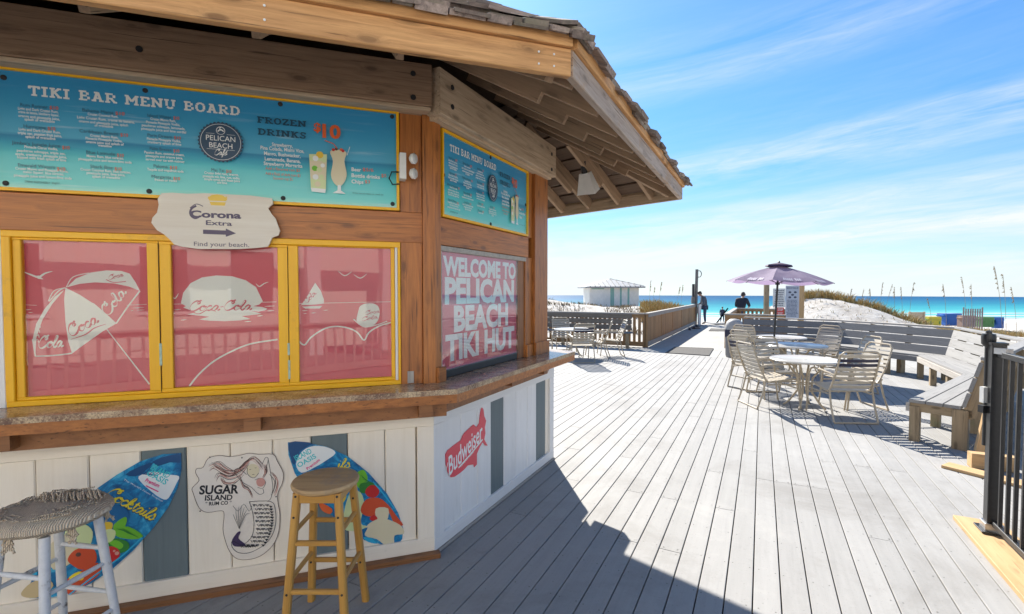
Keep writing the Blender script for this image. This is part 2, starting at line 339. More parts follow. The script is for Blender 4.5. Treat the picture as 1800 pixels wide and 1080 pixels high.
# ------------------------------------------------------------------ flat print builder
TXT = {}
def text_geo(s, bold=0.0, shear=0.0):
    k = (s, bold, shear)
    if k in TXT: return TXT[k]
    c = bpy.data.curves.new('t', 'FONT'); c.body = s; c.size = 1; c.offset = bold; c.shear = shear; c.resolution_u = 3; c.fill_mode = 'FRONT'
    o = bpy.data.objects.new('t', c); me = bpy.data.meshes.new_from_object(o)
    vs = [(v.co.x, v.co.y) for v in me.vertices]; fs = [tuple(p.vertices) for p in me.polygons]
    bpy.data.objects.remove(o); bpy.data.curves.remove(c); bpy.data.meshes.remove(me)
    xs = [v[0] for v in vs]; TXT[k] = (vs, fs, min(xs), max(xs)); return TXT[k]
CAP = .73
class Print:
    """collects flat shapes on a wall plane; coordinates are (t, z) on that plane"""
    def __init__(s, ang, off=0.0, map_=None):
        s.a = ang; s.off = off; s.mb = MB(); s.lay = 0; s.map = map_
    def P(s, x, y): return wall(x, y, s.a, s.off)
    def put(s, pts, faces, m, dz=None):
        s.lay += 1; h = s.lay * .00006 if dz is None else dz
        if s.map: pts = [s.map(p) for p in pts]
        s.mb.add([(p[0], p[1], h + (p[2] if len(p) > 2 else 0)) for p in pts], faces, m)
    def poly(s, pts, m):
        t = tessellate_polygon([[Vector((a, b, 0)) for a, b in pts]]); s.put(pts, t, m)
    def pxpoly(s, pts, m, smooth=0):
        q = [s.P(*p) for p in pts]
        s.poly(spline(q, True, smooth) if smooth else q, m)
    def disc(s, c, r, m, n=28, ry=None):
        ry = ry or r; s.poly([(c[0] + r * math.cos(2 * math.pi * i / n), c[1] + ry * math.sin(2 * math.pi * i / n)) for i in range(n)], m)
    def ribbon(s, pts, wd, m, smooth=6, taper=False):
        if smooth: pts = spline(pts, False, smooth)
        n = len(pts); vs = []
        for i, p in enumerate(pts):
            a = pts[max(i - 1, 0)]; b = pts[min(i + 1, n - 1)]; dx, dy = b[0] - a[0], b[1] - a[1]; l = math.hypot(dx, dy) or 1
            k = wd / 2
            if callable(taper): k *= taper(i / (n - 1))
            elif taper: k *= .25 + .75 * math.sin(math.pi * (i / (n - 1)))
            vs += [(p[0] - dy / l * k, p[1] + dx / l * k, i * .000002), (p[0] + dy / l * k, p[1] - dx / l * k, i * .000002)]
        s.put(vs, [(2 * i, 2 * i + 1, 2 * i + 3, 2 * i + 2) for i in range(n - 1)], m)
    def pxrib(s, pts, wd, m, **k): s.ribbon([s.P(*p) for p in pts], wd, m, **k)
    def text(s, st, p0, p1, cap, m, bold=0.0, shear=0.0):
        vs, fs, x0, x1 = text_geo(st, bold, shear); dx, dz = p1[0] - p0[0], p1[1] - p0[1]; l = math.hypot(dx, dz)
        kx = l / (x1 - x0); ky = cap / CAP; ux, uz = dx / l, dz / l
        s.put([(p0[0] + (a - x0) * kx * ux - b * ky * uz, p0[1] + (a - x0) * kx * uz + b * ky * ux) for a, b in vs], fs, m)
    def pxtext(s, st, a, b, cap, m, bold=0.0, shear=0.0): s.text(st, s.P(*a), s.P(*b), cap, m, bold, shear)
    def hline(s, st, x0, x1, y, cap, m, bold=0.0):
        a = s.P(x0, y); b = s.P(x1, y); s.text(st, a, (b[0], a[1]), cap, m, bold)
    def build(s, name, parent, mats=None):
        d, n = dirv(s.a), nrm(s.a); M = Matrix((d, Vector((0, 0, 1)), n)).transposed().to_4x4()
        M.translation = Vector((C0[0], C0[1], 0)) + n * s.off
        return s.mb.build(name, mats or INK, parent, M, fix=False)
def spline(p, closed=False, k=6):
    n = len(p); out = []
    rng = range(n) if closed else range(n - 1)
    for i in rng:
        if closed: a, b, c, d = p[i - 1], p[i], p[(i + 1) % n], p[(i + 2) % n]
        else: a, b, c, d = p[max(i - 1, 0)], p[i], p[i + 1], p[min(i + 2, n - 1)]
        for j in range(k):
            t = j / k
            out.append(tuple(.5 * (2 * b[q] + (c[q] - a[q]) * t + (2 * a[q] - 5 * b[q] + 4 * c[q] - d[q]) * t * t + (3 * b[q] - a[q] - 3 * c[q] + d[q]) * t ** 3) for q in (0, 1)))
    if not closed: out.append(tuple(p[-1][:2]))
    return out
# script lettering: strokes on a 1-high x-height grid (x advance last)
SCR = {
 'C': ([[(1.25, 1.55), (1.05, 1.85), (.7, 1.95), (.3, 1.5), (.1, .8), (.25, .15), (.65, 0), (1.05, .25), (1.3, .6)], [(1.25, 1.55), (.95, 1.35), (.85, 1.65), (1.3, 2.1)]], 1.25),
 'o': ([[(.55, 1), (.2, .8), (.1, .35), (.35, 0), (.7, .25), (.75, .7), (.55, 1), (.5, .8), (.9, .8)]], .8),
 'c': ([[(.7, .8), (.5, 1), (.2, .75), (.1, .3), (.35, 0), (.65, .15), (.85, .45)]], .75),
 'a': ([[(.7, .85), (.45, 1), (.15, .6), (.15, .15), (.4, .02), (.65, .5), (.75, .95)], [(.75, .95), (.68, .3), (.8, 0), (1.05, .3)]], .95),
 'l': ([[(.05, .3), (.45, 1.3), (.55, 1.85), (.35, 1.95), (.2, 1.3), (.2, .3), (.4, 0), (.65, .3)]], .55),
 'k': ([[(.05, .3), (.4, 1.3), (.45, 1.9), (.25, 1.8), (.15, .9), (.15, 0)], [(.15, .45), (.5, .95), (.6, .7), (.25, .5), (.55, .05), (.85, .3)]], .8),
 't': ([[(.3, 1.6), (.2, .5), (.35, 0), (.6, .3)], [(.05, 1.1), (.6, 1.15)]], .5),
 'i': ([[(.2, 1), (.12, .25), (.3, 0), (.5, .3)], [(.25, 1.4), (.3, 1.5)]], .42),
 's': ([[(-.05, .25), (.25, .7), (.38, 1.15)], [(.38, 1.15), (.58, .55), (.5, .05), (.15, .02)], [(.5, .1), (.72, .35)]], .7),
 'B': ([[(.3, 1.9), (.25, 1), (.15, 0)], [(.0, 1.6), (.4, 1.95), (.95, 1.8), (.85, 1.2), (.4, 1.0), (1.0, .85), (1.0, .2), (.5, -.05), (.05, .15)]], 1.15),
 'u': ([[(.1, .9), (.1, .2), (.35, 0), (.6, .4), (.65, .95)], [(.65, .95), (.62, .15), (.9, .2)]], .85),
 'd': ([[(.6, .85), (.35, 1), (.1, .5), (.2, .05), (.5, .2), (.8, 1.9)], [(.8, 1.9), (.65, .2), (.95, .2)]], .85),
 'w': ([[(.0, .95), (.08, .2), (.28, 0), (.48, .3), (.55, .95)], [(.55, .95), (.56, .25), (.76, 0), (.98, .35), (1.08, .98), (1.22, .82)]], 1.25),
 'e': ([[(.1, .45), (.55, .7), (.4, 1), (.1, .6), (.2, .05), (.5, .05), (.75, .4)]], .65),
 'r': ([[(.05, .3), (.25, 1.05), (.5, .9), (.4, .3), (.5, 0), (.75, .3)]], .62),
 'f': ([[(.1, .2), (.55, 1.6), (.35, 1.8), (.2, 1), (.1, -.6), (.3, -.5), (.35, .1), (.6, .3)]], .5),
 'I': ([[(.1, 1.5), (.45, 1.9), (.5, 1.9), (.35, .9), (.1, 0), (.5, .05)]], .6),
 'n': ([[(.05, .9), (.1, 0)], [(.1, .3), (.35, 1), (.55, .8), (.5, .1), (.75, .25)]], .75),
 'O': ([[(.7, 1.9), (.25, 1.5), (.1, .7), (.4, 0), (.95, .4), (1.1, 1.2), (.8, 1.9), (.6, 1.7)]], 1.15),
 '-': ([[(.1, .7), (.45, .75)]], .5), ' ': ([], .4)}
def script(pt, s, p0, p1, h, m, wd=.2, shear=.35):
    """write s along p0->p1 in joined script; h = x-height in metres"""
    tot = sum(SCR[c][1] for c in s); dx, dz = p1[0] - p0[0], p1[1] - p0[1]; l = math.hypot(dx, dz); ux, uz = dx / l, dz / l; kx = l / tot
    x = 0
    for c in s:
        st, ad = SCR[c]
        for q in st:
            pts = []
            for a, b_ in q:
                X = (x + a) * kx + b_ * h * shear; Y = b_ * h
                pts.append((p0[0] + X * ux - Y * uz, p0[1] + X * uz + Y * ux))
            pt.ribbon(pts, wd * h, m, smooth=5, taper=lambda t: .7 + .5 * math.sin(t * 9))
        x += ad
# slab-serif capitals: strokes as segments, 'b' bars are serifs; grid 1 high
SLAB = {
 'T': ([(.4, 0, .4, 1), (.02, .9, .78, .9), (.08, .7, .08, .95), (.72, .7, .72, .95), (.2, .09, .6, .09)], .8),
 'I': ([(.25, 0, .25, 1), (.03, .91, .47, .91), (.03, .09, .47, .09)], .5),
 'K': ([(.22, 0, .22, 1), (.22, .45, .68, .93), (.38, .55, .72, .07), (.02, .91, .4, .91), (.02, .09, .4, .09), (.55, .91, .84, .91), (.55, .09, .88, .09)], .88),
 'B': ([(.2, 0, .2, 1), (.02, .91, .55, .91), (.02, .09, .6, .09), (.2, .5, .58, .5), (.62, .6, .62, .84), (.7, .16, .7, .42)], .82),
 'A': ([(.2, .05, .43, .95), (.7, .05, .47, .95), (.3, .35, .62, .35), (.02, .09, .36, .09), (.55, .09, .9, .09), (.2, .91, .5, .91)], .9),
 'R': ([(.2, 0, .2, 1), (.02, .91, .58, .91), (.02, .09, .38, .09), (.2, .45, .58, .45), (.66, .55, .66, .82), (.45, .45, .72, .07), (.6, .09, .88, .09)], .88),
 'M': ([(.2, 0, .2, 1), (.9, 0, .9, 1), (.2, .93, .55, .35), (.9, .93, .55, .35), (.02, .91, .3, .91), (.8, .91, 1.08, .91), (.02, .09, .38, .09), (.72, .09, 1.08, .09)], 1.1),
 'E': ([(.2, 0, .2, 1), (.02, .91, .7, .91), (.02, .09, .74, .09), (.2, .5, .52, .5), (.66, .72, .66, .95), (.7, .05, .7, .28)], .78),
 'N': ([(.2, .05, .2, .95), (.78, .05, .78, .95), (.2, .92, .78, .08), (.02, .91, .28, .91), (.02, .09, .38, .09), (.6, .91, .96, .91)], .98),
 'U': ([(.2, .3, .2, .95), (.74, .3, .74, .95), (.24, .2, .38, .08), (.7, .2, .56, .08), (.34, .07, .6, .07), (.02, .91, .38, .91), (.56, .91, .92, .91)], .94),
 'O': ([(.14, .28, .14, .72), (.74, .28, .74, .72), (.3, .92, .58, .92), (.3, .08, .58, .08), (.16, .74, .3, .9), (.72, .74, .58, .9), (.16, .26, .3, .1), (.72, .26, .58, .1)], .88),
 'D': ([(.2, 0, .2, 1), (.02, .91, .52, .91), (.02, .09, .52, .09), (.74, .3, .74, .7), (.72, .72, .54, .9), (.72, .28, .54, .1)], .88),
 'F': ([(.2, 0, .2, 1), (.02, .91, .7, .91), (.02, .09, .42, .09), (.2, .48, .52, .48), (.66, .7, .66, .95)], .74),
 'Z': ([(.06, .91, .68, .91), (.06, .09, .7, .09), (.62, .88, .12, .12), (.1, .72, .1, .95), (.66, .05, .66, .28)], .76),
 'S': ([(.18, .62, .18, .8), (.2, .84, .32, .92), (.3, .92, .6, .92), (.62, .68, .62, .95), (.2, .58, .6, .42), (.62, .22, .62, .4), (.6, .18, .5, .08), (.16, .08, .5, .08), (.14, .05, .14, .3)], .76)}
def slab(pt, s, x0, x1, y, cap, m, wd=.2):
    a = pt.P(x0, y); b = pt.P(x1, y); tot = sum(SLAB[c][1] for c in s) + .07 * (len(s) - 1); kx = (b[0] - a[0]) / tot; x = 0
    for c in s:
        for (ax, ay, bx, by) in SLAB[c][0]:
            hz = abs(by - ay) < .01; w_ = (.17 if hz else wd)
            dx, dy = bx - ax, by - ay; l = math.hypot(dx, dy); px_, py_ = -dy / l * w_ / 2, dx / l * w_ / 2
            q = [(ax + px_, ay + py_), (bx + px_, by + py_), (bx - px_, by - py_), (ax - px_, ay - py_)]
            pt.put([(a[0] + (x + u) * kx, a[1] + v_ * cap) for u, v_ in q], [(0, 3, 2, 1)], m)
        x += SLAB[c][1] + .07
# ================================================================== SETTING
def st(x, y): return (x * N2.x + y * N2.y, x * D2.x + y * D2.y)          # across / along the deck boards
def xy(s, t, z=0.0): v = N2 * s + D2 * t; return Vector((v.x, v.y, z))
def dune(x, y):
    s, t = st(x, y); z = -.55
    z += -1.5 * max(0, min(1, (t - 30) / 22.0)) + (-1.4) * max(0, min(1, (y - 58) / 22.0))
    g = lambda cx, cy, sx_, sy_, h: h * math.exp(-((x - cx) / sx_) ** 2 - ((y - cy) / sy_) ** 2)
    z += g(16.3, 25, 2.9, 5.5, 1.85) + g(13.6, 27, 1.6, 4, .3)
    z += g(3.0, 33, 7.5, 7, 1.35) + g(-6, 30, 8, 8, 1.0) + g(9.6, 31, 2.6, 4.0, .75)
    z += g(27, 34, 6, 8, .55)
    k = min(1, max(0, (math.hypot(x - 4, y - 6) - 12) / 10))
    z += k * (.16 * noise.noise(Vector((x * .35, y * .35, 0))) + .07 * noise.noise(Vector((x * 1.3, y * 1.3, 3))))
    # keep the walkway and the deck clear
    if t > 12 and -4.2 < s < .2: z = min(z, -.75 + 0 * t)
    return z
sandm = bpy.data.materials.new('white_sand'); nt = nodes(sandm); b = pr(nt, Roughness=.95)
tc = N(nt, 'ShaderNodeTexCoord'); a_ = N(nt, 'ShaderNodeTexNoise', i_Scale=1.1, i_Detail=9, i_Roughness=.75); L(nt, tc.outputs['Object'], a_.inputs[0])
L(nt, ramp(nt, a_.outputs[0], [(.33, (.24, .21, .18)), (.44, (.40, .37, .335)), (.6, (.50, .485, .46))]), b.inputs['Base Color']); bump(nt, b, a_.outputs[0], .9, .12)
mb = MB(); xs = [-60 + i * 2 for i in range(15)] + [-30 + .5 * i for i in range(140)] + [40 + 3 * i for i in range(27)]
ys = [-30 + 3 * i for i in range(14)] + [12 + .5 * i for i in range(76)] + [50 + 2 * i for i in range(30)]
vs = [(x, y, dune(x, y)) for y in ys for x in xs]; nx = len(xs)
mb.add(vs, [(j * nx + i, j * nx + i + 1, (j + 1) * nx + i + 1, (j + 1) * nx + i) for j in range(len(ys) - 1) for i in range(nx - 1)])
tag(mb.build('sand', sandm, None, Matrix(), smooth=True), kind='structure')
# sea: a sheet to the horizon, colour by depth of the water
seam = bpy.data.materials.new('sea_water'); nt = nodes(seam); b = pr(nt, Roughness=.5); b.inputs['Specular IOR Level'].default_value = .04
tc = N(nt, 'ShaderNodeTexCoord'); sp = N(nt, 'ShaderNodeSeparateXYZ'); L(nt, tc.outputs['Object'], sp.inputs[0])
mpp = N(nt, 'ShaderNodeMapping'); mpp.inputs['Scale'].default_value = (.012, .06, 1); L(nt, tc.outputs['Object'], mpp.inputs[0])
nn = N(nt, 'ShaderNodeTexNoise', i_Scale=1, i_Detail=6, i_Roughness=.6); L(nt, mpp.outputs[0], nn.inputs[0])
yy = math_(nt, 'ADD', sp.outputs[1], math_(nt, 'MULTIPLY', math_(nt, 'SUBTRACT', nn.outputs[0], .5), 60))
iv = math_(nt, 'DIVIDE', 80.0, math_(nt, 'MAXIMUM', yy, 60))
L(nt, ramp(nt, iv, [(.10, (.004, .055, .14)), (.25, (.006, .085, .19)), (.42, (.012, .16, .24)), (.6, (.035, .27, .31)), (.8, (.11, .38, .39)), (.93, (.26, .48, .47)), (.985, (.5, .56, .56))]), b.inputs['Base Color'])
m2 = N(nt, 'ShaderNodeMapping'); m2.inputs['Scale'].default_value = (.25, .9, 1); L(nt, tc.outputs['Object'], m2.inputs[0])
n4 = N(nt, 'ShaderNodeTexNoise', i_Scale=1, i_Detail=5); L(nt, m2.outputs[0], n4.inputs[0]); bump(nt, b, n4.outputs[0], .5, .3)
mb = MB(); SZ = -3.0; n_a = 72
ring = [(620 * math.sin(R(-100 + 200 * i / n_a)), 620 * math.cos(R(-100 + 200 * i / n_a)), SZ) for i in range(n_a + 1)]
mb.add([(0, 55, SZ)] + ring, [(0, i + 1, i + 2) for i in range(n_a)])
tag(mb.build('sea', seam, None, Matrix()), kind='structure')
# breakers along the shore
foam = plain('surf_foam', (.55, .58, .58), .6, .05, scale=.8)
mb = MB()
for j in range(3):
    y0 = 84 + j * 9; pts = []
    for i in range(60):
        x = -60 + i * 3.6; yb = y0 + 3 * noise.noise(Vector((x * .03, j * 5, 0))) * 2; hw = max(.05, .9 - .2 * j + 1.1 * noise.noise(Vector((x * .11, j * 9, 2))))
        pts += [(x, yb - hw, SZ + .03), (x, yb, SZ + .16), (x, yb + hw, SZ + .03)]
    b0 = len(mb.v); mb.add(pts, [f for i in range(59) for f in ((3 * i, 3 * i + 1, 3 * i + 4, 3 * i + 3), (3 * i + 1, 3 * i + 2, 3 * i + 5, 3 * i + 4))])
tag(mb.build('surf', foam, None, Matrix()), 'white line of low surf breaking along the beach', kind='structure')
# ---- deck of grey boards
S0 = -.02; PW = .14
deck = bpy.data.objects.new('deck', None); COL.objects.link(deck); setp(deck, None, Matrix()); tag(deck, kind='structure')
pieces = []; TE = 13.4
for k in range(-66, 38):
    s = S0 + PW * (k + .5); rs = random.Random(k * 7 + 1); t = -9 - rs.choice([0, .81, 1.62, 2.44]); tend = TE
    while t < tend:
        t1 = min(t + 3.66, tend)
        pieces.append((k, s, t, t1)); t = t1 + .004
def seen(pc):
    s, t0, t1 = pc[1:]; best = 1e9
    for q in range(7):
        P = xy(s, t0 + (t1 - t0) * q / 6); 
        if P.y > .3 and abs(P.x / P.y) < 1.12 and 1.7 * F / P.y < 620:
            ts = (P - C0).dot(N2), (P - C0).dot(N1)
            if max(ts) < 0 and (P - C0).dot(N3) < 1.5: continue
            best = min(best, P.length)
    return best
pieces.sort(key=seen)
screws = MB(); rest = MB()
for i, (k, s, t0, t1) in enumerate(pieces):
    rs = random.Random(i); a, b_ = xy(s, t0 + .002, -.0125 + rs.uniform(-.0008, .0008)), xy(s, t1, -.0125 + rs.uniform(-.0008, .0008))
    if i < 290 and seen((k, s, t0, t1)) < 50: plank('deck_board', a, b_, PW - .0065, .025, deckm, deck, bev=.0025)
    else:
        me = plank_mesh((b_ - a).length, PW - .0065, .025, .0025, deckm); M = frame(a, b_, (0, 0, 1)); rest.add([M @ v.co for v in me.vertices], [tuple(p.vertices) for p in me.polygons])
    P = xy(s, (t0 + t1) / 2)
    if -1 < P.y < 9:
        for jt in [t0 + .03] + [math.ceil(t0 / .406) * .406 + .406 * q for q in range(12)] + [t1 - .03]:
            if t0 < jt < t1:
                for sd_ in (-.045, .045):
                    c = xy(s + sd_ + rs.uniform(-.006, .006), jt + rs.uniform(-.008, .008), .0006)
                    screws.add([(c.x + .0045 * math.cos(R(60 * q)), c.y + .0045 * math.sin(R(60 * q)), c.z) for q in range(6)], [tuple(range(6))])
# the remaining boards share one mesh; its grain runs along the boards
Md = Matrix((D2, -N2, Vector((0, 0, 1)))).transposed().to_4x4(); Mi = Md.inverted()
rest.v = [tuple(Mi @ Vector(v)) for v in rest.v]
tag(rest.build('deck_board_field', deckm, deck, Md, fix=False), kind='stuff')
tag(screws.build('deck_screw', plain('screw_grey', (.12, .11, .10), .5, .1), deck, Matrix(), fix=False), kind='stuff')
mb = MB()                                                                   # dark joists under the gaps
for q in range(-20, 34): 
    a, b_ = xy(-9.2, q * .406, -.12), xy(5.3, q * .406, -.12); M = frame(a, b_, (0, 0, 1)); mb.box((0, 0, 0), ((b_ - a).length, .04, .18)); 
    for v_i in range(len(mb.v) - 8, len(mb.v)): mb.v[v_i] = tuple(M @ Vector(mb.v[v_i]))
tag(mb.build('joist', soffit_w, deck, Matrix(), fix=False), kind='stuff')
mb = MB(); mb.add([xy(-9.3, -10, -.3), xy(5.4, -10, -.3), xy(5.4, 14.9, -.3), xy(-9.3, 14.9, -.3)], [(0, 1, 2, 3)])
tag(mb.build('ground', plain('under_ground', (.09, .08, .07), .95, .1), None, Matrix()), kind='structure')
# ---- walkway slabs beyond the boards
walk = bpy.data.objects.new('walkway', None); COL.objects.link(walk); setp(walk, None, Matrix()); tag(walk, kind='structure')
def slabp(s0, s1, t0, t1, z=0.0):
    M = Md.copy(); c = xy((s0 + s1) / 2, (t0 + t1) / 2, z - .03); M.translation = c; mb = MB(); mb.box((0, 0, 0), (t1 - t0 - .012, s1 - s0 - .012, .06)); return mb.build('walkway_panel', walkm, walk, M)
for q in range(-9, 5, 2): slabp(q, q + 2, TE, TE + 1.5)
t = TE + 1.5
while t < 26.2: slabp(-3.1, -.75, t, t + 2.3); t += 2.3
slabp(-.75, 3.6, TE + 1.5, TE + 7.2); slabp(-.75, 3.6, TE + 7.2, TE + 11.2)
for q in range(5):                                                          # steps down to the beach
    c = xy(-2.0, t + .15 + .3 * q, -.09 - .17 * q); M = Md.copy(); M.translation = c; mb = MB(); mb.box((0, 0, 0), (.29, 2.3, .1)); mb.build('step', walkm, walk, M)
# ================================================================== KIOSK
K = thing('bar_kiosk', 'cedar and white plank tiki bar hut with granite counter, red windows and shingled roof', 'kiosk', (C0[0] - 1, C0[1] + 2, 0))
def mit(off):    # where the two front planes meet at a given offset
    return C0 + (N1 + N2) * (off / (1 + N1.dot(N2)))
LF2 = 2.0; W3 = C0 + D2 * LF2
def q1(t, z, off=0.0): v = C0 + D1 * t + N1 * off; return Vector((v.x, v.y, z))
def q2(t, z, off=0.0): v = C0 + D2 * t + N2 * off; return Vector((v.x, v.y, z))
def q3(t, z, off=0.0): v = W3 + D3 * t + N3 * off; return Vector((v.x, v.y, z))
Q = {1: (q1, N1, D1), 2: (q2, N2, D2), 3: (q3, N3, D3)}
def hb(name, fc, t0, t1, z0, z1, off0, off1, mat, par=K, bev=.003, label=None):
    """horizontal board on a facet"""
    q, n, d = Q[fc]; zc_, oc = (z0 + z1) / 2, (off0 + off1) / 2
    o = plank(name, q(t0, zc_, oc), q(t1, zc_, oc), z1 - z0, off1 - off0, mat, par, up=n, bev=bev)
    if label: o['label'] = label
    return o
def vb(name, fc, t0, t1, z0, z1, off0, off1, mat, par=K, bev=.003, label=None):
    q, n, d = Q[fc]; tc_, oc = (t0 + t1) / 2, (off0 + off1) / 2
    o = plank(name, q(tc_, z0, oc), q(tc_, z1, oc), t1 - t0, off1 - off0, mat, par, up=n, bev=bev)
    if label: o['label'] = label
    return o
# inner body: closed walls behind the boards
def body_ring(off, z0, z1, name, mat):
    pts = [q1(-3.9, 0, off), C0 + (N1 + N2) * (off / (1 + N1.dot(N2))), W3 + (N2 + N3) * (off / (1 + N2.dot(N3))), q3(2.7, 0, off)]
    back = pts[3] + D1 * -4.2
    poly = [(p.x, p.y) for p in pts] + [(back.x, back.y)]
    mb = MB(); mb.prism(poly, z0, z1); return mb.build(name, mat, K, Matrix())
body_ring(-.075, 0, 3.1, 'wall', soffit_w)
# lower wainscot facet 1
for i, (a, b_) in enumerate([(-.304, -.112), (-.526, -.304), (-.731, -.526), (-.939, -.731), (-1.158, -.939), (-1.374, -1.158), (-1.585, -1.374), (-1.815, -1.585), (-2.04, -1.815)] + [(-2.26 - .22 * k, -2.04 - .22 * k) for k in range(8)]):
    g = i in (2, 6, 10)
    vb('wainscot_board', 1, a + .002, b_ - .002, .10, .85, -.07, -.018 - .0015 * (i % 2), paintg if g else paintc, bev=.006, label='slate grey painted wainscot board' if g else None)
hb('panel_rail', 1, -3.8, -.001, .84, .932, -.07, .0, paintc); hb('panel_rail', 1, -3.8, -.001, .0, .115, -.07, .0, paintc)
vb('panel_stile', 1, -.107, -.0005, .1155, .8395, -.07, -.001, paintc)
for i, (a, b_) in enumerate([(.122, .334), (.334, .557), (.557, .762), (.762, .969), (.969, 1.187), (1.187, 1.415), (1.415, 1.612), (1.612, 1.828), (1.828, 1.9)]):
    g = i in (3, 7)
    vb('wainscot_board', 2, a + .002, b_ - .002, .09, .85, -.07, -.018 - .0015 * (i % 2), paintg if g else (paintc if i == 8 else paintw), bev=.006, label='slate grey painted wainscot board' if g else None)
hb('panel_rail', 2, .0005, 1.998, .842, .935, -.07, .0, paintw); hb('panel_rail', 2, .0005, 1.998, .018, .098, -.07, .0, paintw)
vb('panel_stile', 2, .0005, .12, .0985, .8415, -.07, -.001, paintw); vb('panel_stile', 2, 1.90, 1.998, .0985, .8415, -.07, -.001, paintw)
hb('panel_board', 3, .03, 2.6, .02, .94, -.06, .0, paintw)
# rough sole plate at the foot
hb('sole_plate', 1, -3.7, .03, -.002, .03, .001, .055, cedar_dk, label='weathered splitting sole board at the foot of the wall'); hb('sole_plate', 2, .02, 2.0, -.002, .016, -.03, .012, railg)
# counter: granite slabs over wood trim
def slab_poly(name, pts, z0, z1, mat, label=None):
    mb = MB(); mb.prism([(p.x, p.y) for p in pts], z0, z1); o = mb.build(name, mat, K, Matrix())
    if label: o['label'] = label
    return o
def w3pt(off): return W3 + (N2 * 1) * 0 + (N2 * (off / N2.dot(N2))) + D2 * (-(N2.dot(N3)) * off / D2.dot(N3))   # facet-2 offset line cut by the facet-3 plane
jn = .27
slab_poly('counter_slab', [q1(-3.9, 0, -.02), q1(-3.9, 0, .25), mit(.25), q2(jn - .003, 0, .25) * 0 + q2(.02, 0, .25), q2(.10, 0, -.02), mit(-.02)], 1.088, 1.12, granite, 'speckled tan granite counter slab')
slab_poly('counter_slab', [q2(.104, 0, -.02), q2(.024, 0, .25), w3pt(.25), w3pt(-.02)], 1.088, 1.12, granite, 'speckled granite counter slab under the welcome window')
slab_poly('counter_trim', [q1(-3.9, 0, .0), q1(-3.9, 0, .245), mit(.245), mit(.0)], 1.035, 1.0875, cedar)
slab_poly('counter_trim', [mit(.0), mit(.245), w3pt(.245) + N3 * .004, w3pt(.0) + N3 * .004], 1.035, 1.0875, cedar)
slab_poly('counter_apron', [q1(-3.9, 0, .002), q1(-3.9, 0, .14), mit(.14), mit(.002)], .935, 1.0345, cedar_dk)
slab_poly('counter_apron', [mit(.002), mit(.12), q2(1.55, 0, .12), q2(1.9, 0, .002)], .95, 1.0345, cedar_dk)
for t in (-3.2, -2.05, -1.0, -.08): hb('counter_bracket', 1, t - .04, t + .04, .955, 1.034, .141, .215, cedar_dk)
for t in (.75, 1.35): hb('counter_bracket', 2, t - .03, t + .03, .985, 1.034, .121, .19, cedar_dk)
# upper wall facet 1
hb('wall_board', 1, -3.8, -.067, 2.006, 2.195, -.06, -.004, cedar)
hb('wall_board', 1, -3.8, -.067, 2.806, 2.98, -.06, -.02, cedar_dk)
vb('post_board', 1, -.203, -.068, 1.121, 2.0055, -.06, .0, cedar)
vb('post_board', 1, -.203, -.068, 2.1955, 2.8055, -.06, .0, cedar)
vb('post_board', 1, -2.42, -2.165, 1.121, 2.0055, -.06, .0, cedar)
vb('patch_block', 1, -.165, -.125, 1.125, 1.20, .0005, .006, railg)
mb = MB(); pp = [q1(-.066, 0, -.05), q1(-.066, 0, .022), mit(.022), q2(.055, 0, .022), q2(.055, 0, -.05)]
mb.prism([(p.x - pp[0].x, p.y - pp[0].y) for p in pp], -.95, .88); Mp = Matrix.Translation((pp[0].x, pp[0].y, 2.07)) @ Matrix.Rotation(0, 4, 'Y')
# grain must run up the post: local X is the world vertical
Rz = Matrix(((0, 0, 1, 0), (0, 1, 0, 0), (-1, 0, 0, 0), (0, 0, 0, 1)))
mb.v = [tuple(Rz @ Vector(v)) for v in mb.v]; mb.build('corner_post', cedar, K, Mp @ Rz.inverted())
hb('post_block', 2, -.0, .075, 1.1205, 1.215, .0225, .045, cedar)
# upper wall facet 2
hb('wall_board', 2, .056, 1.40, 2.004, 2.183, -.06, -.002, cedar)
hb('wall_board', 2, .056, 1.40, 2.755, 2.85, -.06, -.012, cedar_dk)
vb('post_board', 2, .056, .064, 1.121, 2.0035, -.06, .0, cedar)
vb('post_board', 2, 1.335, 1.47, 1.121, 2.0035, -.06, .0, cedar); vb('post_board', 2, 1.365, 1.47, 2.1835, 2.8, -.06, .0, cedar)
vb('end_post', 2, 1.475, 1.76, 1.121, 2.85, -.16, .03, cedar)
vb('end_post_block', 2, 1.468, 1.775, 1.121, 1.235, .0305, .045, cedar)
vb('post_block', 2, 1.34, 1.466, 1.121, 1.225, .0005, .018, cedar)
# header beams
plank('header_beam', q1(-3.95, 2.945, .06), q1(-.02, 2.945, .06), .25, .10, beam_w, K, up=N1, bev=.006)
plank('header_lip', q1(-3.95, 2.808, .045), q1(-.025, 2.808, .045), .022, .11, beam_l, K, up=N1, bev=.004)
o = plank('header_beam', q2(-.065, 2.92, .06), q2(1.765, 2.92, .06), .28, .10, beam_l, K, up=N2, bev=.006); o['label'] = 'pale tan header beam over the welcome window'
plank('header_lip', q2(-.03, 2.775, .02), q2(1.75, 2.775, .02), .03, .10, beam_l, K, up=N2, bev=.004)
bolt = MB()
for (q, n, t, z) in [(q1, N1, -.13, 3.0), (q1, N1, -.13, 2.86), (q2, N2, .06, 2.98), (q2, N2, .06, 2.86), (q2, N2, 1.66, 2.97), (q2, N2, 1.66, 2.83), (q1, N1, -1.5, 2.93)]:
    c = q(t, z, .1115); bolt.tube([c - n * .01, c + n * .004], .016, 10)
tag(bolt.build('beam_bolt', darkm, K, Matrix()), None, None, None, 'stuff')
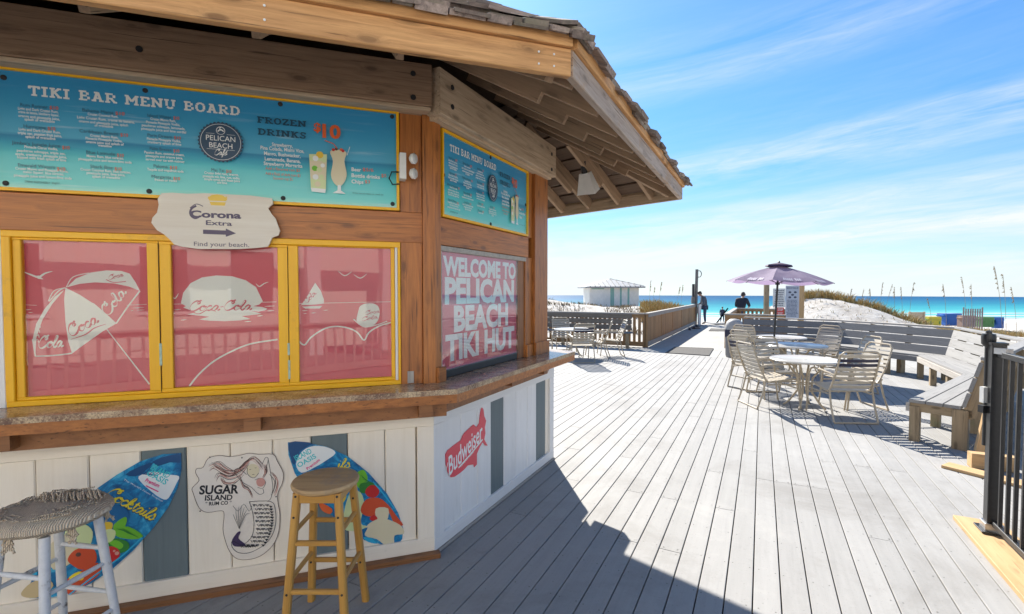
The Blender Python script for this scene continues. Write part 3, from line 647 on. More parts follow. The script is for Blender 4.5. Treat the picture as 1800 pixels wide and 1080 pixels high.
# ---- windows
def win_frame(fc, t0, t1, z0, z1, wl, wr, wt, wb, off0, off1, mat, par):
    """four mitre-free frame members around an opening"""
    hb('frame_rail', fc, t0, t1, z1 - wt, z1, off0, off1, mat, par); hb('frame_rail', fc, t0, t1, z0, z0 + wb, off0, off1, mat, par)
    vb('frame_stile', fc, t0, t0 + wl, z0 + wb + .0005, z1 - wt - .0005, off0, off1 - .002, mat, par); vb('frame_stile', fc, t1 - wr, t1, z0 + wb + .0005, z1 - wt - .0005, off0, off1 - .002, mat, par)
def window(fc, t0, t1, z0, z1, fm, label):
    q, n, d = Q[fc]
    e = bpy.data.objects.new('window', None); COL.objects.link(e); c = q((t0 + t1) / 2, z0, -.02)
    M = Matrix((d, -n, Vector((0, 0, 1)))).transposed().to_4x4(); M.translation = c; setp(e, K, M); e['label'] = label
    mb = MB(); mb.box((0, 0.012, (z1 - z0) / 2), (t1 - t0 + .01, .004, z1 - z0 + .01)); mb.build('window_film', fm, e, M)
    mb = MB(); mb.box((0, -.006, (z1 - z0) / 2), (t1 - t0 + .01, .003, z1 - z0 + .01)); mb.build('pane', pane_m if fc == 1 else pane_2, e, M)
    return e
hb('window_trim', 1, -2.13, -.205, 1.972, 2.0055, -.04, .010, yellow); hb('window_trim', 1, -2.13, -.205, 1.121, 1.150, -.04, .006, yellow)
vb('window_trim', 1, -.2195, -.2045, 1.1505, 1.9715, -.04, .012, yellow); vb('window_trim', 1, -2.13, -2.095, 1.1505, 1.9715, -.04, .012, yellow)
vb('window_bead', 1, -.2365, -.2205, 1.1505, 1.9715, -.04, .008, paintw); vb('window_bead', 1, -2.162, -2.1315, 1.121, 2.0055, -.04, .008, paintw)
WIN = []
for (a, b_, z0, z1, lb) in ((-2.06, -1.53, 1.166, 1.96, 'red film window showing a striped beach umbrella'), (-1.42, -.895, 1.173, 1.955, 'red film window showing a setting sun over the sea'), (-.787, -.26, 1.17, 1.966, 'red film window showing a sailboat and gulls')):
    e = window(1, a, b_, z0, z1, film, lb); WIN.append(e)
    win_frame(1, a - .034 if a < -2 else a - .0535, b_ + (.0225 if b_ > -.3 else .0535), 1.1505, 1.9715, .034 if a < -2 else .0535, .0225 if b_ > -.3 else .0535, 1.9715 - z1, z0 - 1.1505, -.04, .0, yellow, e)
peel = plain('peeled_paint', (.42, .55, .44), .7, .15, scale=60)
for (t_, z0_, z1_) in ((-1.476, 1.30, 1.42), (-.842, 1.19, 1.30), (-.843, 1.33, 1.40)): vb('peeled_patch', 1, t_ - .006, t_ + .006, z0_, z1_, -.0015, .0004, peel)
for (t_, z0_, z1_) in ((-1.4765, 1.152, 1.97), (-.8415, 1.152, 1.97)): vb('sash_gap', 1, t_ - .0014, t_ + .0014, z0_, z1_, -.003, -.0008, darkm)
alu = plain('window_alu', (.42, .38, .33), .5, .15, scale=30)
e = window(2, .09, 1.215, 1.175, 1.965, film2, 'rose film window with large white welcome lettering'); WIN.append(e)
hb('frame_rail', 2, .066, 1.335, 1.966, 2.0, -.05, .008, alu, e); vb('frame_stile', 2, .066, .0895, 1.121, 1.9655, -.05, .006, alu, e)
vb('frame_stile', 2, 1.2155, 1.333, 1.1215, 1.9655, -.05, -.012, cedar_dk, e); hb('frame_rail', 2, .09, 1.215, 1.121, 1.1745, -.05, -.018, blackm, e)
# ---- roof
Z_E = 2.64; E12 = gp(1000, 137, Z_E); E23 = gp(1196, 351, Z_E); PITCH = .58
def flatv(v): return Vector((v[0], v[1], 0))
e12, e23 = flatv(E12), flatv(E23); D2e = (e23 - e12).normalized(); N2e = Vector((D2e.y, -D2e.x, 0))
import itertools
def inter(p, d, q, e_):
    k = ((q - p).x * e_.y - (q - p).y * e_.x) / (d.x * e_.y - d.y * e_.x); return p + d * k
def offl(p, n, r): return p - n * r
def apex_r():
    lo, hi = .5, 6
    for _ in range(50):
        r = (lo + hi) / 2; a = inter(offl(e12, N1, r), D1, offl(e12, N2e, r), D2e); dd = (e23 - a).dot(N3)
        if dd > r: lo = r
        else: hi = r
    return r, a
RR, AP = apex_r(); ZT = 2.82                    # roof deck height at the eave
EL = e12 - D1 * 4.6; E3 = e23 + D3 * 3.2
mb = MB(); zr = ZT + PITCH * RR; RL = AP - D1 * 3.9
def v3(p, z): return (p.x, p.y, z)
bk = AP - N1 * RR; EB3 = inter(e23, D3, bk, D1); EBL = EL - N1 * 2 * RR
E3 = EB3
tops = [v3(EL, ZT), v3(e12, ZT), v3(e23, ZT), v3(E3, ZT), v3(EBL, ZT), v3(AP, zr), v3(RL, zr)]
mb.add(tops, [(0, 1, 5, 6), (1, 2, 5), (2, 3, 5), (3, 4, 6, 5), (4, 0, 6)])
mb.add([(a, b_, c - .03) for a, b_, c in tops], [(6, 5, 1, 0), (5, 2, 1), (5, 3, 2), (5, 6, 4, 3), (6, 0, 4)])
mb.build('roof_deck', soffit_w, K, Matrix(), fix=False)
# sheathing planks seen from below, rafters, fascias
def slope(n, p, r, z_off=0.0): v = p - n * r; return Vector((v.x, v.y, ZT + PITCH * r + z_off))
def eave(p0, p1, d, n, cutL, cutR, nsh, rstep, wallr=1.15, first=.18):
    ln = (p1 - p0).length
    for k in range(nsh):
        r = .075 + k * .15; a, b_ = r * cutL, ln - r * cutR
        if b_ - a < .1: break
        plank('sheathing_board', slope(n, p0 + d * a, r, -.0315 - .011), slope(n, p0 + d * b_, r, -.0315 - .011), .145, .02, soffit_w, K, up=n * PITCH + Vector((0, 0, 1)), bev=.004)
    t = first
    while t < ln - .05:
        rmax = min(wallr, 9 if t > 0 else 0); rmax = min(rmax, t / cutL if cutL > .01 else 9, (ln - t) / cutR if cutR > .01 else 9)
        p = p0 + d * t
        if rmax > .3:
            tail = min(.40 + .0 * t, rmax); up = n * PITCH + Vector((0, 0, 1)); up.normalize()
            plank('rafter', slope(n, p, .03, -.115), slope(n, p, rmax, -.115), .038, .125, rafter_w, K, up=up, bev=.003)
            if rmax > tail + .1: plank('rafter', slope(n, p + d * .0005, tail, -.215), slope(n, p + d * .0005, rmax, -.215), .0375, .075, rafter_w, K, up=up, bev=.003)
        t += rstep
i1 = math.tan(R((A1 - A2) / 2)); 
c12 = ((AP - e12).dot(D2e)) / RR; c23 = ((e23 - AP).dot(D2e)) / RR; c12_1 = -(AP - e12).dot(D1) / RR; c32 = (AP - e23).dot(D3) / RR
eave(e12, e23, D2e, N2e, c12, c23, 9, .40)
eave(e23, E3, D3, N3, c32, .0, 9, .40, first=.3)
eave(EL, e12, D1, N1, .0, c12_1, 9, .61, first=.25)
for (p, n1_, n2_) in ((e12, N1, N2e), (e23, N2e, N3)):                      # hip rafters
    dv = (AP - p); h = dv.length; a = p + dv * .03; b_ = p + dv * .45
    plank('hip_rafter', (a.x, a.y, ZT + PITCH * RR * .03 - .13), (b_.x, b_.y, ZT + PITCH * RR * .45 - .13), .05, .17, rafter_w, K, up=(0, 0, 1))
def fas(p0, p1, n, mat, mat2, nm='fascia_board', label=None, parts=(1.0,)):
    a = 0
    for i, f_ in enumerate(parts):
        A, B = p0.lerp(p1, a), p0.lerp(p1, f_ - (.001 if f_ < 1 else 0)); a = f_
        o = plank(nm, (A.x, A.y, 2.698), (B.x, B.y, 2.698), .116, .038, mat, K, up=n, bev=.004)
        if label: o['label'] = label
    A, B = p0 + n * .020, p1 + n * .020
    plank('eave_trim', (A.x, A.y, 2.788), (B.x, B.y, 2.788), .062, .04, mat2, K, up=n, bev=.004)
fas(EL, e12, N1, fascia_w, fascia_w)
fas(e12, e23, N2e, fascia_g, fascia_w, label='weathered grey fascia board', parts=(.52, 1.0))
fas(e23, E3, N3, beam_l, beam_l)
fas(EL - N1 * 2 * RR, EL, -D1, fascia_w, fascia_w)
mb = MB()
for t, z in [(.5, 0), (1.25, 0), (1.95, 0), (2.6, 0), (3.4, 0), (4.45, 0), (4.52, 0)]:
    for zz_ in (2.67, 2.72):
        c = EL + D1 * t + N1 * .0195 + Vector((0, 0, zz_)); mb.tube([c, c + N1 * .003], .0045, 8)
tag(mb.build('nail_head', whitep, K, Matrix()), kind='stuff')
# cedar shingles
SH = []
def shingles(p0, p1, d, n, cL, cR, rows, prio):
    ln = (p1 - p0).length
    for row in range(rows):
        r0 = -.055 + row * .12 - (.0); t = cL * max(r0, 0) - .03
        end = ln - cR * max(r0, 0) + .03
        for layer in range(2 if row == 0 else 1):
            tt = t
            while tt < end:
                wd = random.uniform(.07, .19); rj = r0 + random.uniform(-.035, .03) - (.012 if layer else 0)
                z = (.0105 + row * .014 + layer * .014 - .0) + random.uniform(-.002, .009)
                sl = PITCH - random.uniform(.03, .13)
                SH.append((prio + row + random.random() * .01, p0 + d * (tt + wd / 2), n, d, rj, wd - .007, z, random.uniform(.012, .032), sl, random.uniform(-.03, .03)))
                tt += wd
shingles(e12 - D1 * 3.2, e12, D1, N1, 0, c12_1, 6, 0)
shingles(e12, e23, D2e, N2e, c12, c23, 6, 0)
shingles(e23, E3, D3, N3, c32, 0, 2, 1)
shingles(EL, e12 - D1 * 3.2, D1, N1, 0, 0, 3, 20)
SH.sort(key=lambda a: a[0]); rest = MB()
for i, (_, p, n, d, r, wd, z, th, sl, tw) in enumerate(SH):
    a = p - n * r; a = Vector((a.x, a.y, ZT + PITCH * r + z)); b_ = a - n * .36 + d * tw * .2 + Vector((0, 0, .36 * sl)); up = n * PITCH + Vector((tw, 0, 1))
    if i < 298: plank('shingle', a, b_, wd, th, shingle_w, K, up=up, bev=.002)
    else:
        me = plank_mesh((b_ - a).length, wd, th, .002, shingle_w); M = frame(a, b_, up); rest.add([M @ v.co for v in me.vertices], [tuple(q.vertices) for q in me.polygons])
for (p, n1_) in ((e12, N1), (e23, N2e)):                                     # cap shingles along the hips
    dv = (AP - p); h = dv.length; dv.normalize(); zs = PITCH * RR / h
    for k in range(16):
        for sg in (-1, 1):
            sd_ = Vector((dv.y, -dv.x, 0)) * sg; a = p - dv * .05 + dv * .13 * k + sd_ * .045; a = Vector((a.x, a.y, ZT + .045 + zs * (.13 * k - .05) + random.uniform(-.004, .006)))
            b_ = a + dv * .34 + Vector((0, 0, .34 * zs - .012)); up = Vector((0, 0, 1)) + sd_ * .28
            me = plank_mesh((b_ - a).length, random.choice((.09, .1)), .016, .002, shingle_w); M = frame(a, b_, up); rest.add([M @ v.co for v in me.vertices], [tuple(q.vertices) for q in me.polygons])
tag(rest.build('shingle_field', shingle_w, K, Matrix(), fix=False), kind='stuff')
# upper roof skin, shingle coloured, above the built courses
mb = MB(); lift = .05
def up_(p, n, r): v = p - n * r; return v3(v, ZT + PITCH * r + lift)
mb.add([up_(EL, N1, .02), up_(e12 - D1 * (c12_1 * .02), N1, .02), v3(AP, zr + lift), v3(RL, zr + lift)], [(0, 1, 2, 3)])
mb.add([up_(e12 + D2e * (c12 * .02), N2e, .02), up_(e23 - D2e * (c23 * .02), N2e, .02), v3(AP, zr + lift)], [(0, 1, 2)])
mb.add([up_(e23 + D3 * (c32 * .02), N3, .02), up_(E3, N3, .02), v3(AP, zr + lift)], [(0, 1, 2)])
mb.add([v3(E3, ZT + lift), v3(EBL, ZT + lift), v3(RL, zr + lift), v3(AP, zr + lift)], [(0, 1, 2, 3)])
mb.build('roof_skin', shingle_w, K, Matrix(), fix=False)
# ================================================================== SIGNS AND PRINTS
def plane_M(a, off):
    d, n = dirv(a), nrm(a); M = Matrix((d, Vector((0, 0, 1)), n)).transposed().to_4x4(); M.translation = Vector((C0[0], C0[1], 0)) + n * off; return M
skyblue = bpy.data.materials.new('menu_seascape'); nt = nodes(skyblue); b = pr(nt, Roughness=.35); b.inputs['Coat Weight'].default_value = .25; b.inputs['Coat Roughness'].default_value = .08
tc = N(nt, 'ShaderNodeTexCoord'); sp = N(nt, 'ShaderNodeSeparateXYZ'); L(nt, tc.outputs['Generated'], sp.inputs[0])
mq = N(nt, 'ShaderNodeMapping'); mq.inputs['Scale'].default_value = (3, 14, 1); L(nt, tc.outputs['Generated'], mq.inputs[0])
qn = N(nt, 'ShaderNodeTexNoise', i_Scale=1.6, i_Detail=6); L(nt, mq.outputs[0], qn.inputs[0])
h = math_(nt, 'ADD', sp.outputs[1], math_(nt, 'MULTIPLY', math_(nt, 'SUBTRACT', qn.outputs[0], .5), .05))
c = ramp(nt, h, [(0, (.40, .78, .68)), (.07, (.14, .64, .60)), (.3, (.07, .56, .60)), (.40, (.025, .36, .52)), (.455, (.018, .24, .43)), (.475, (.09, .43, .62)), (.7, (.05, .36, .60)), (1, (.025, .27, .55))])
cq = ramp(nt, qn.outputs[0], [(.60, 0), (.72, .55)]); c = mix(nt, math_(nt, 'MULTIPLY', cq, ramp(nt, sp.outputs[1], [(.0, .9), (.15, .1), (.5, .0), (.62, .9), (.8, .1)])), c, (.72, .8, .82)); L(nt, c, b.inputs['Base Color'])

def menu_content(p):
    W, NV, O, SL, BK = (II[k] for k in ('white', 'navy', 'orange', 'slate', 'black'))
    X = lambda v: v / 4; Y = lambda v: v / 4 + 100
    cap = .030
    slab(p, 'TIKI', 50, 123, 168, .050, W); slab(p, 'BAR', 138.5, 206, 176, .050, W); slab(p, 'MENU', 219.5, 309.5, 184, .050, W); slab(p, 'BOARD', 323.5, 422.5, 194.5, .050, W)
    def item(name, price, x0, x1, y, body, dx=0, orig=0):
        n = len(name); k = (x1 - x0) * n / (n + len(price) + 1)
        p.hline(name, X(x0) + orig, X(x0 + k) + orig, Y(y + 6), .0175, NV); p.hline(price, X(x0 + k + 14) + orig, X(x1) + orig, Y(y + 6 + (k + 14) * .1), .0175, O, .01)
        for (t, a, b_, yy) in body: p.hline(t, X(a) + orig, X(b_) + orig, Y(yy + 2), .0135, W, .02)
    item('Rum Runner', '$10', 148, 415, 345, [('Light and Dark Cruzan Rum,', 132, 415, 372), ('creme de banana, blackberry liqueur,', 135, 420, 396), ('orange and pineapple juice,', 135, 425, 423), ('splash of grenadine', 178, 390, 448)])
    item('Hurricane', '$10', 172, 395, 495, [('Light and Dark Cruzan Rum,', 138, 430, 518), ('triple sec, passion fruit juice,', 130, 440, 543), ('splash of grenadine', 185, 395, 570)])
    item("Jimbo's Jungle Juice", '$10', 88, 495, 610, [('Pinnacle Citrus Vodka,', 178, 412, 642), ('peachtree schnapps, triple sec,', 125, 465, 667), ('apple, cranberry, pineapple juice,', 115, 475, 691), ('topped with fresh splash of lime', 125, 470, 714)])
    item('Emerald Waters', '$10', 133, 465, 768, [('Cruzan Mango and Pineapple Rums,', 115, 485, 793), ('melon liqueur, blue curacao,', 170, 455, 818), ('pineapple juice and lemon-lime soda', 105, 510, 841)])
    item('Bahama Mama', '$10', 585, 880, 382, [('Cruzan Coconut Rum,', 622, 835, 412), ('Light Cruzan Rum, creme de banana,', 548, 950, 434), ('orange and pineapple juice, splash', 560, 905, 461), ('of grenadine', 670, 800, 491)])
    item('Caribbean Breeze', '$10', 565, 905, 528, [('Cruzan Mango Rum,', 640, 835, 562), ('Pinnacle Pineapple Vodka,', 608, 865, 582), ('orange juice and splash of', 610, 875, 606), ('grenadine', 695, 790, 632)])
    item('Blue Latitude', '$10', 612, 875, 678, [('Mango Rum, blue curacao,', 615, 875, 706), ('pineapple juice and lemon-lime soda', 558, 930, 727)])
    item('Shark Bite', '$10', 640, 860, 778, [('Cruzan Coconut Rum, blue curacao,', 572, 925, 800), ('pineapple juice, lime juice,', 615, 885, 825), ('splash of grenadine', 655, 850, 850)])
    item('Island Water', '$10', 1042, 1265, 420, [('Cruzan Mango Rum,', 1062, 1240, 446), ('Pinnacle Pineapple Vodka,', 1032, 1270, 468), ('peachtree schnapps, lemonade,', 1002, 1305, 490), ('pineapple juice and lime cordial', 998, 1312, 514)])
    item('Paris Dream', '$10', 1042, 1275, 558, [('Pinnacle Pineapple Vodka,', 1038, 1275, 585), ('cranberry splash of lime', 1042, 1278, 608)])
    item('Palm Breeze', '$10', 1058, 1265, 652, [('Passion Rum, coconut cream,', 1020, 1300, 680), ('pineapple and orange juice,', 1030, 1290, 704), ('served over ice with nutmeg', 1030, 1300, 729)])
    item('Paloma', '$10', 1085, 1250, 775, [('Tequila and grapefruit soda', 1040, 1295, 800)])
    item('Margarita', '$10', 1072, 1270, 848, [('frozen or rocks', 1092, 1248, 873)])
    item('Mai Tai', '$10', 1490, 1630, 802, [('Cruzan light rum, orange,', 1440, 1680, 824), ('pineapple mix, lime, rum, vodka,', 1430, 1690, 847), ('simple syrup and finest juice', 1440, 1690, 868), ('and lime', 1530, 1600, 893)])
    p.hline('DRINK RESPONSIBLY  ENJOY', X(185), X(428), Y(887), .010, BK)
    slab(p, 'FROZEN', 452.5, 538.7, 217, .036, SL); slab(p, 'DRINKS', 453.7, 538.7, 238, .036, SL)
    p.hline('$', 552, 564.5, 232, .050, O, .03); p.hline('10', 567, 599, 242.5, .078, O, .035)
    F2 = lambda v: 350 + v / 4
    for (t, a, b_, yy, c_) in [('Strawberry,', 515, 660, 633, W), ('Pina Colada, Miami Vice,', 435, 740, 656, W), ('Mango, Bushwacker,', 460, 715, 695, W), ('Lemonade, Banana,', 465, 715, 733, W), ('Strawberry Margarita', 458, 728, 766, W),
                            ('Add a flavored rum $2', 470, 710, 797, O), ('Add a float of dark rum $2', 470, 715, 833, O), ('Souvenir cup $2', 525, 660, 866, O)]:
        p.hline(t, F2(a), F2(b_), Y(yy), .021 if c_ == W else .0165, c_, .02 if c_ == W else 0)
    for (t, pr_, a, b_, c_, yy) in [('Beer', '$5/6', 1072, 1140, 1225, 808), ('Bottle drinks', '$5', 1072, 1270, 1315, 850), ('Chips', '$3', 1072, 1155, 1200, 893)]:
        p.hline(t, F2(a), F2(b_), Y(yy), .023, W, .02); p.hline(pr_, F2(b_ + 10), F2(c_), Y(yy), .021, O)
    p.hline('Drinks may be subject to a small tax', F2(1080), F2(1295), Y(965), .008, BK)
    # round scalloped cafe badge
    c_ = p.P(389.5, 251.5); r = .108; 
    p.poly([(c_[0] + (r + .0035 * math.cos(34 * 2 * math.pi * i / 136)) * math.cos(2 * math.pi * i / 136), c_[1] + (r + .0035 * math.cos(34 * 2 * math.pi * i / 136)) * math.sin(2 * math.pi * i / 136)) for i in range(136)], II['navy'])
    rg = [(c_[0] + .097 * math.cos(2 * math.pi * i / 48), c_[1] + .097 * math.sin(2 * math.pi * i / 48)) for i in range(49)]; p.ribbon(rg, .0022, W, smooth=0)
    cc = (c_[0], c_[1] + .062); p.disc(cc, .022, W, 20); p.disc((cc[0] + .0, cc[1] - .001), .019, II['navy'], 20)
    p.ribbon([(cc[0] - .014, cc[1] - .006), (cc[0], cc[1] + .006), (cc[0] + .015, cc[1] - .004)], .006, W); p.ribbon([(cc[0] + .002, cc[1] + .0), (cc[0] - .004, cc[1] + .012), (cc[0] + .004, cc[1] + .02)], .004, W)
    for s_, wd, y_, hh in (('PELICAN', .142, .006, .029), ('BEACH', .112, -.033, .029)): p.text(s_, (c_[0] - wd / 2, c_[1] + y_), (c_[0] + wd / 2, c_[1] + y_), hh, W, .005)
    p.ribbon([(c_[0] - .068, c_[1] - .041), (c_[0] + .068, c_[1] - .041)], .0015, W, smooth=0)
    for sg in (-1, 1): p.ribbon([(c_[0] + sg * .03, c_[1] + .043), (c_[0] + sg * .07, c_[1] + .043)], .0015, W, smooth=0)
    script(p, 'Caf', (c_[0] - .034, c_[1] - .074), (c_[0] + .012, c_[1] - .070), .017, W, wd=.22); script(p, 'e', (c_[0] + .010, c_[1] - .070), (c_[0] + .026, c_[1] - .069), .017, W, wd=.22); p.ribbon([(c_[0] + .026, c_[1] - .050), (c_[0] + .034, c_[1] - .044)], .003, W, smooth=0)
    # the two drinks
    q = lambda x, y: p.P(350 + x / 4, 100 + y / 4)
    p.poly([q(775, 690), q(900, 692), q(892, 940), q(788, 932)], II['limew']); p.poly([q(780, 735), q(897, 742), q(893, 870), q(785, 860)], II['cream'])
    for (x, y, rr, cn) in [(850, 695, .020, 'gold'), (820, 720, .016, 'white'), (880, 735, .013, 'limew'), (815, 790, .016, 'green'), (845, 800, .014, 'limew'), (870, 770, .012, 'white'), (820, 850, .016, 'white'), (862, 850, .014, 'limew'), (835, 900, .016, 'cream')]: p.disc(q(x, y), rr, II[cn], 12)
    p.poly([q(788, 925), q(892, 935), q(888, 962), q(794, 952)], II['white'])
    p.poly(spline([q(922, 672), q(975, 660), q(1035, 678), q(1022, 740), q(1038, 830), q(1022, 885), q(985, 918), q(945, 885), q(928, 830), q(942, 740)], True, 4), II['cream'])
    p.poly([q(975, 905), q(998, 908), q(998, 945), q(1030, 968), q(940, 962), q(975, 943)], II['white'])
    for (x, y, cn) in [(945, 660, 'red'), (965, 655, 'brown'), (1000, 660, 'orange'), (1012, 668, 'red')]: p.disc(q(x, y), .009, II[cn], 10)
    p.ribbon([q(970, 650), q(945, 618), q(885, 595)], .005, II['orange'], smooth=0); p.ribbon([q(1040, 700), q(1060, 640)], .003, II['white'], smooth=0)
def menu_board(a, off, t0, t1, z0, z1, map_, label, screws_px):
    P = thing('menu_board', label, 'menu board', tuple((C0 + dirv(a) * ((t0 + t1) / 2) + nrm(a) * off).xy) + (z0,), 0)
    M = plane_M(a, off)
    mb = MB(); mb.box(((t0 + t1) / 2, (z0 + z1) / 2, -.012), (t1 - t0 - .02, z1 - z0 - .02, .008)); mb.build('panel', skyblue, P, M, fix=True)
    for (x0_, x1_, y0_, y1_) in ((t0, t1, z1 - .016, z1), (t0, t1, z0, z0 + .016), (t0, t0 + .016, z0 + .0165, z1 - .0165), (t1 - .016, t1, z0 + .0165, z1 - .0165)):
        mb = MB(); mb.box(((x0_ + x1_) / 2, (y0_ + y1_) / 2, -.006), (x1_ - x0_, y1_ - y0_, .026)); mb.build('frame_strip', yellow, P, M)
    pt = Print(a, off - .0072, map_); 
    if map_: pt.a = A1
    menu_content(pt); pt.a = a; pt.build('menu_print', P)
    for (u, v) in screws_px:
        mb = MB(); mb.lathe([(.0, -.004), (.013, -.004), (.013, .001), (.008, .004), (.0, .004)], 12, (u, v, -.006)); mb.build('screw_cap', darkm, P, M)
    return P
w1 = lambda x, y: wall(x, y, A1, 0)
b1 = [w1(256, 160), w1(493, 184), w1(263, 337), w1(498, 349), w1(689, 206), w1(690, 359), (-2.10, 2.75), (-2.105, 2.235)]
menu_board(A1, .012, -2.16, -.2075, 2.199, 2.803, None, 'long blue seascape menu board over the three red windows with frozen drinks prices', b1)
U0, U1, V0, V1 = -2.16, -.2075, 2.199, 2.803; u0, u1, v0, v1 = .082, 1.358, 2.187, 2.752
def m12(p): return (u0 + (p[0] - U0) / (U1 - U0) * (u1 - u0), v0 + (p[1] - V0) / (V1 - V0) * (v1 - v0), p[2] if len(p) > 2 else 0)
menu_board(A2, .012, u0, u1, v0, v1, m12, 'short blue seascape menu board above the welcome window', [(u0 + .03, 2.46), (u1 - .03, 2.46), (.72, v1 - .03), (.72, v0 + .03)])
# ---- window prints
INKR = [cream, white_p, filmr, strapn]
def wprint(a, off, e, fn): p = Print(a, off); fn(p); p.build('window_print', e, INKR)
WO = -.0299
def z3(x, y): return (x / 3, y / 3 + 380)
def z4(x, y): return (x / 3 + 400, y / 3 + 380)
def gull(p, pts, wd=.006): p.pxrib(pts, wd, 0, smooth=4, taper=True)
def f1(p):
    Z = lambda l: [z3(*q) for q in l]
    p.pxpoly(Z([(338, 390), (290, 425), (235, 490), (190, 570), (172, 650), (186, 735), (192, 640), (225, 545), (275, 465)]), 0)
    p.pxpoly(Z([(345, 378), (338, 440), (345, 560), (360, 660), (380, 725), (455, 670), (540, 610), (612, 568), (560, 520), (490, 460), (420, 415)]), 0)
    p.pxpoly(Z([(352, 376), (400, 330), (480, 298), (560, 287), (640, 290), (684, 304), (715, 350), (738, 395), (680, 372), (600, 355), (500, 350), (420, 358)]), 0)
    for l, wd in (([(187, 740), (290, 735), (380, 724)], .007), ([(172, 650), (187, 740)], .006), ([(612, 568), (680, 470), (738, 395)], .007), ([(490, 460), (560, 520), (612, 568)], .006), ([(345, 378), (310, 395), (260, 450)], .005), ([(350, 376), (385, 322), (470, 300)], .004), ([(255, 450), (285, 395), (345, 378)], .004)): p.pxrib(Z(l), wd, 0, smooth=4)
    p.pxpoly(Z([(555, 590), (562, 592), (792, 885), (785, 890)]), 0)
    script(p, 'Coca', p.P(*z3(372, 640)), p.P(*z3(520, 560)), .030, 2, wd=.26, shear=.2); p.pxrib(Z([(375, 650), (450, 625), (500, 590), (560, 570)]), .006, 2, taper=True)
    script(p, 'Cola', p.P(*z3(198, 698)), p.P(*z3(330, 690)), .031, 0, wd=.24, shear=.2); script(p, 'Cola', p.P(*z3(572, 530)), p.P(*z3(668, 405)), .027, 0, wd=.26, shear=.1)
    script(p, 'Coca', p.P(*z3(572, 338)), p.P(*z3(650, 318)), .012, 2, wd=.25); p.pxrib(Z([(560, 335), (600, 350), (665, 345)]), .004, 2)
    for k in range(5): p.pxrib(Z([(186 + 4 * k, 660 - 24 * k), (200 + 4 * k, 650 - 24 * k), (205 + 3 * k, 668 - 26 * k)]), .003, 0, smooth=3)
    gull(p, Z([(115, 290), (165, 310), (205, 322), (240, 302), (278, 292)]), .010); p.pxpoly(Z([(180, 318), (205, 314), (232, 334), (205, 332)]), 0)
    p.pxrib(Z([(120, 468), (196, 471)]), .002, 0, smooth=0); p.pxrib(Z([(668, 470), (775, 466)]), .002, 0, smooth=0)
    for x, y, w_ in ((128, 495, 40), (150, 510, 25), (700, 485, 60), (725, 497, 40), (690, 500, 15)): p.pxrib(Z([(x, y), (x + w_, y - 2)]), .004, 0, smooth=2, taper=True)
def f2(p):
    arc = [(318, 533), (322, 515), (335, 498), (355, 488), (380, 484.5), (408, 486), (432, 493), (450, 505), (462, 530)]
    p.pxpoly(arc + [(455, 536), (440, 540), (330, 541)], 0); p.pxpoly([(322, 541), (345, 538), (440, 538), (470, 543), (455, 548), (436, 546), (460, 552), (425, 556), (440, 561), (395, 565), (350, 562), (368, 557), (330, 553), (345, 549)], 0, smooth=2)
    p.pxrib([(302, 535), (486, 531)], .0025, 0, smooth=0)
    script(p, 'Coca-Cola', p.P(331, 547), p.P(441, 545), .028, 2, wd=.25, shear=.25); p.pxrib([(335, 548), (350, 552), (365, 545), (380, 548)], .005, 2, taper=True)
    for x, y, w_ in ((306, 545, 12), (318, 563, 10), (465, 539, 18), (470, 547, 12), (452, 556, 10), (400, 562, 14), (300, 552, 8), (430, 566, 12)): p.pxrib([(x, y), (x + w_, y - 1)], .005, 0, smooth=2, taper=True)
    p.pxrib([(333, 679), (350, 658), (375, 636), (405, 619), (440, 605), (488, 597)], .009, 0, smooth=5)
    gull(p, [(303, 521), (308, 525), (314, 516)]); gull(p, [(450, 499), (456, 504), (464, 499), (472, 496)])
def f3(p):
    Z = lambda l: [z4(*q) for q in l]
    p.pxpoly(Z([(388, 470), (425, 415), (462, 352), (492, 395), (508, 440), (508, 462), (470, 466), (440, 468)]), 0); p.pxpoly(Z([(392, 478), (500, 474), (485, 488), (410, 488)]), 0)
    script(p, 'Cola', p.P(*z4(418, 462)), p.P(*z4(468, 410)), .015, 2, wd=.28, shear=0)
    p.pxrib(Z([(372, 462), (868, 452)]), .0025, 0, smooth=0)
    p.pxrib(Z([(372, 655), (405, 680), (440, 640), (500, 600), (545, 585), (590, 583), (640, 592), (685, 615), (720, 655), (745, 615), (800, 580), (868, 560)]), .009, 0, smooth=4)
    p.pxpoly(Z([(690, 500), (700, 475), (730, 462), (770, 462), (795, 478), (802, 510), (795, 545), (775, 572), (735, 585), (700, 575), (680, 552)]), 0, smooth=3)
    script(p, 'Coca', p.P(*z4(722, 522)), p.P(*z4(800, 510)), .012, 2, wd=.26); script(p, 'Cola', p.P(*z4(705, 555)), p.P(*z4(790, 540)), .012, 2, wd=.26)
    gull(p, Z([(583, 290), (618, 315), (655, 293)])); gull(p, Z([(665, 308), (700, 328), (735, 305)])); p.pxrib(Z([(665, 545), (700, 575), (735, 585), (800, 570), (840, 555)]), .006, 0)
    for x, y, w_ in ((392, 500, 30), (440, 512, 26), (505, 498, 25), (400, 515, 18), (820, 560, 30), (830, 575, 20)): p.pxrib(Z([(x, y), (x + w_, y - 2)]), .004, 0, smooth=2, taper=True)
for e, fn in zip(WIN, (f1, f2, f3)): wprint(A1, WO, e, fn)
def f4(p):
    za, zb = p.P(779.5, 490)[1], 0
    for s_, x0, x1, ybl, cap in (('WELCOME TO', 779, 906.5, 483, .128), ('PELICAN', 782, 903.5, 533, .175), ('BEACH', 798, 893, 582, .175), ('TIKI HUT', 783, 904, 635, .175)):
        a = p.P(x0, ybl); b_ = p.P(x1, ybl); p.text(s_, a, (b_[0], a[1]), cap, 1, .045)
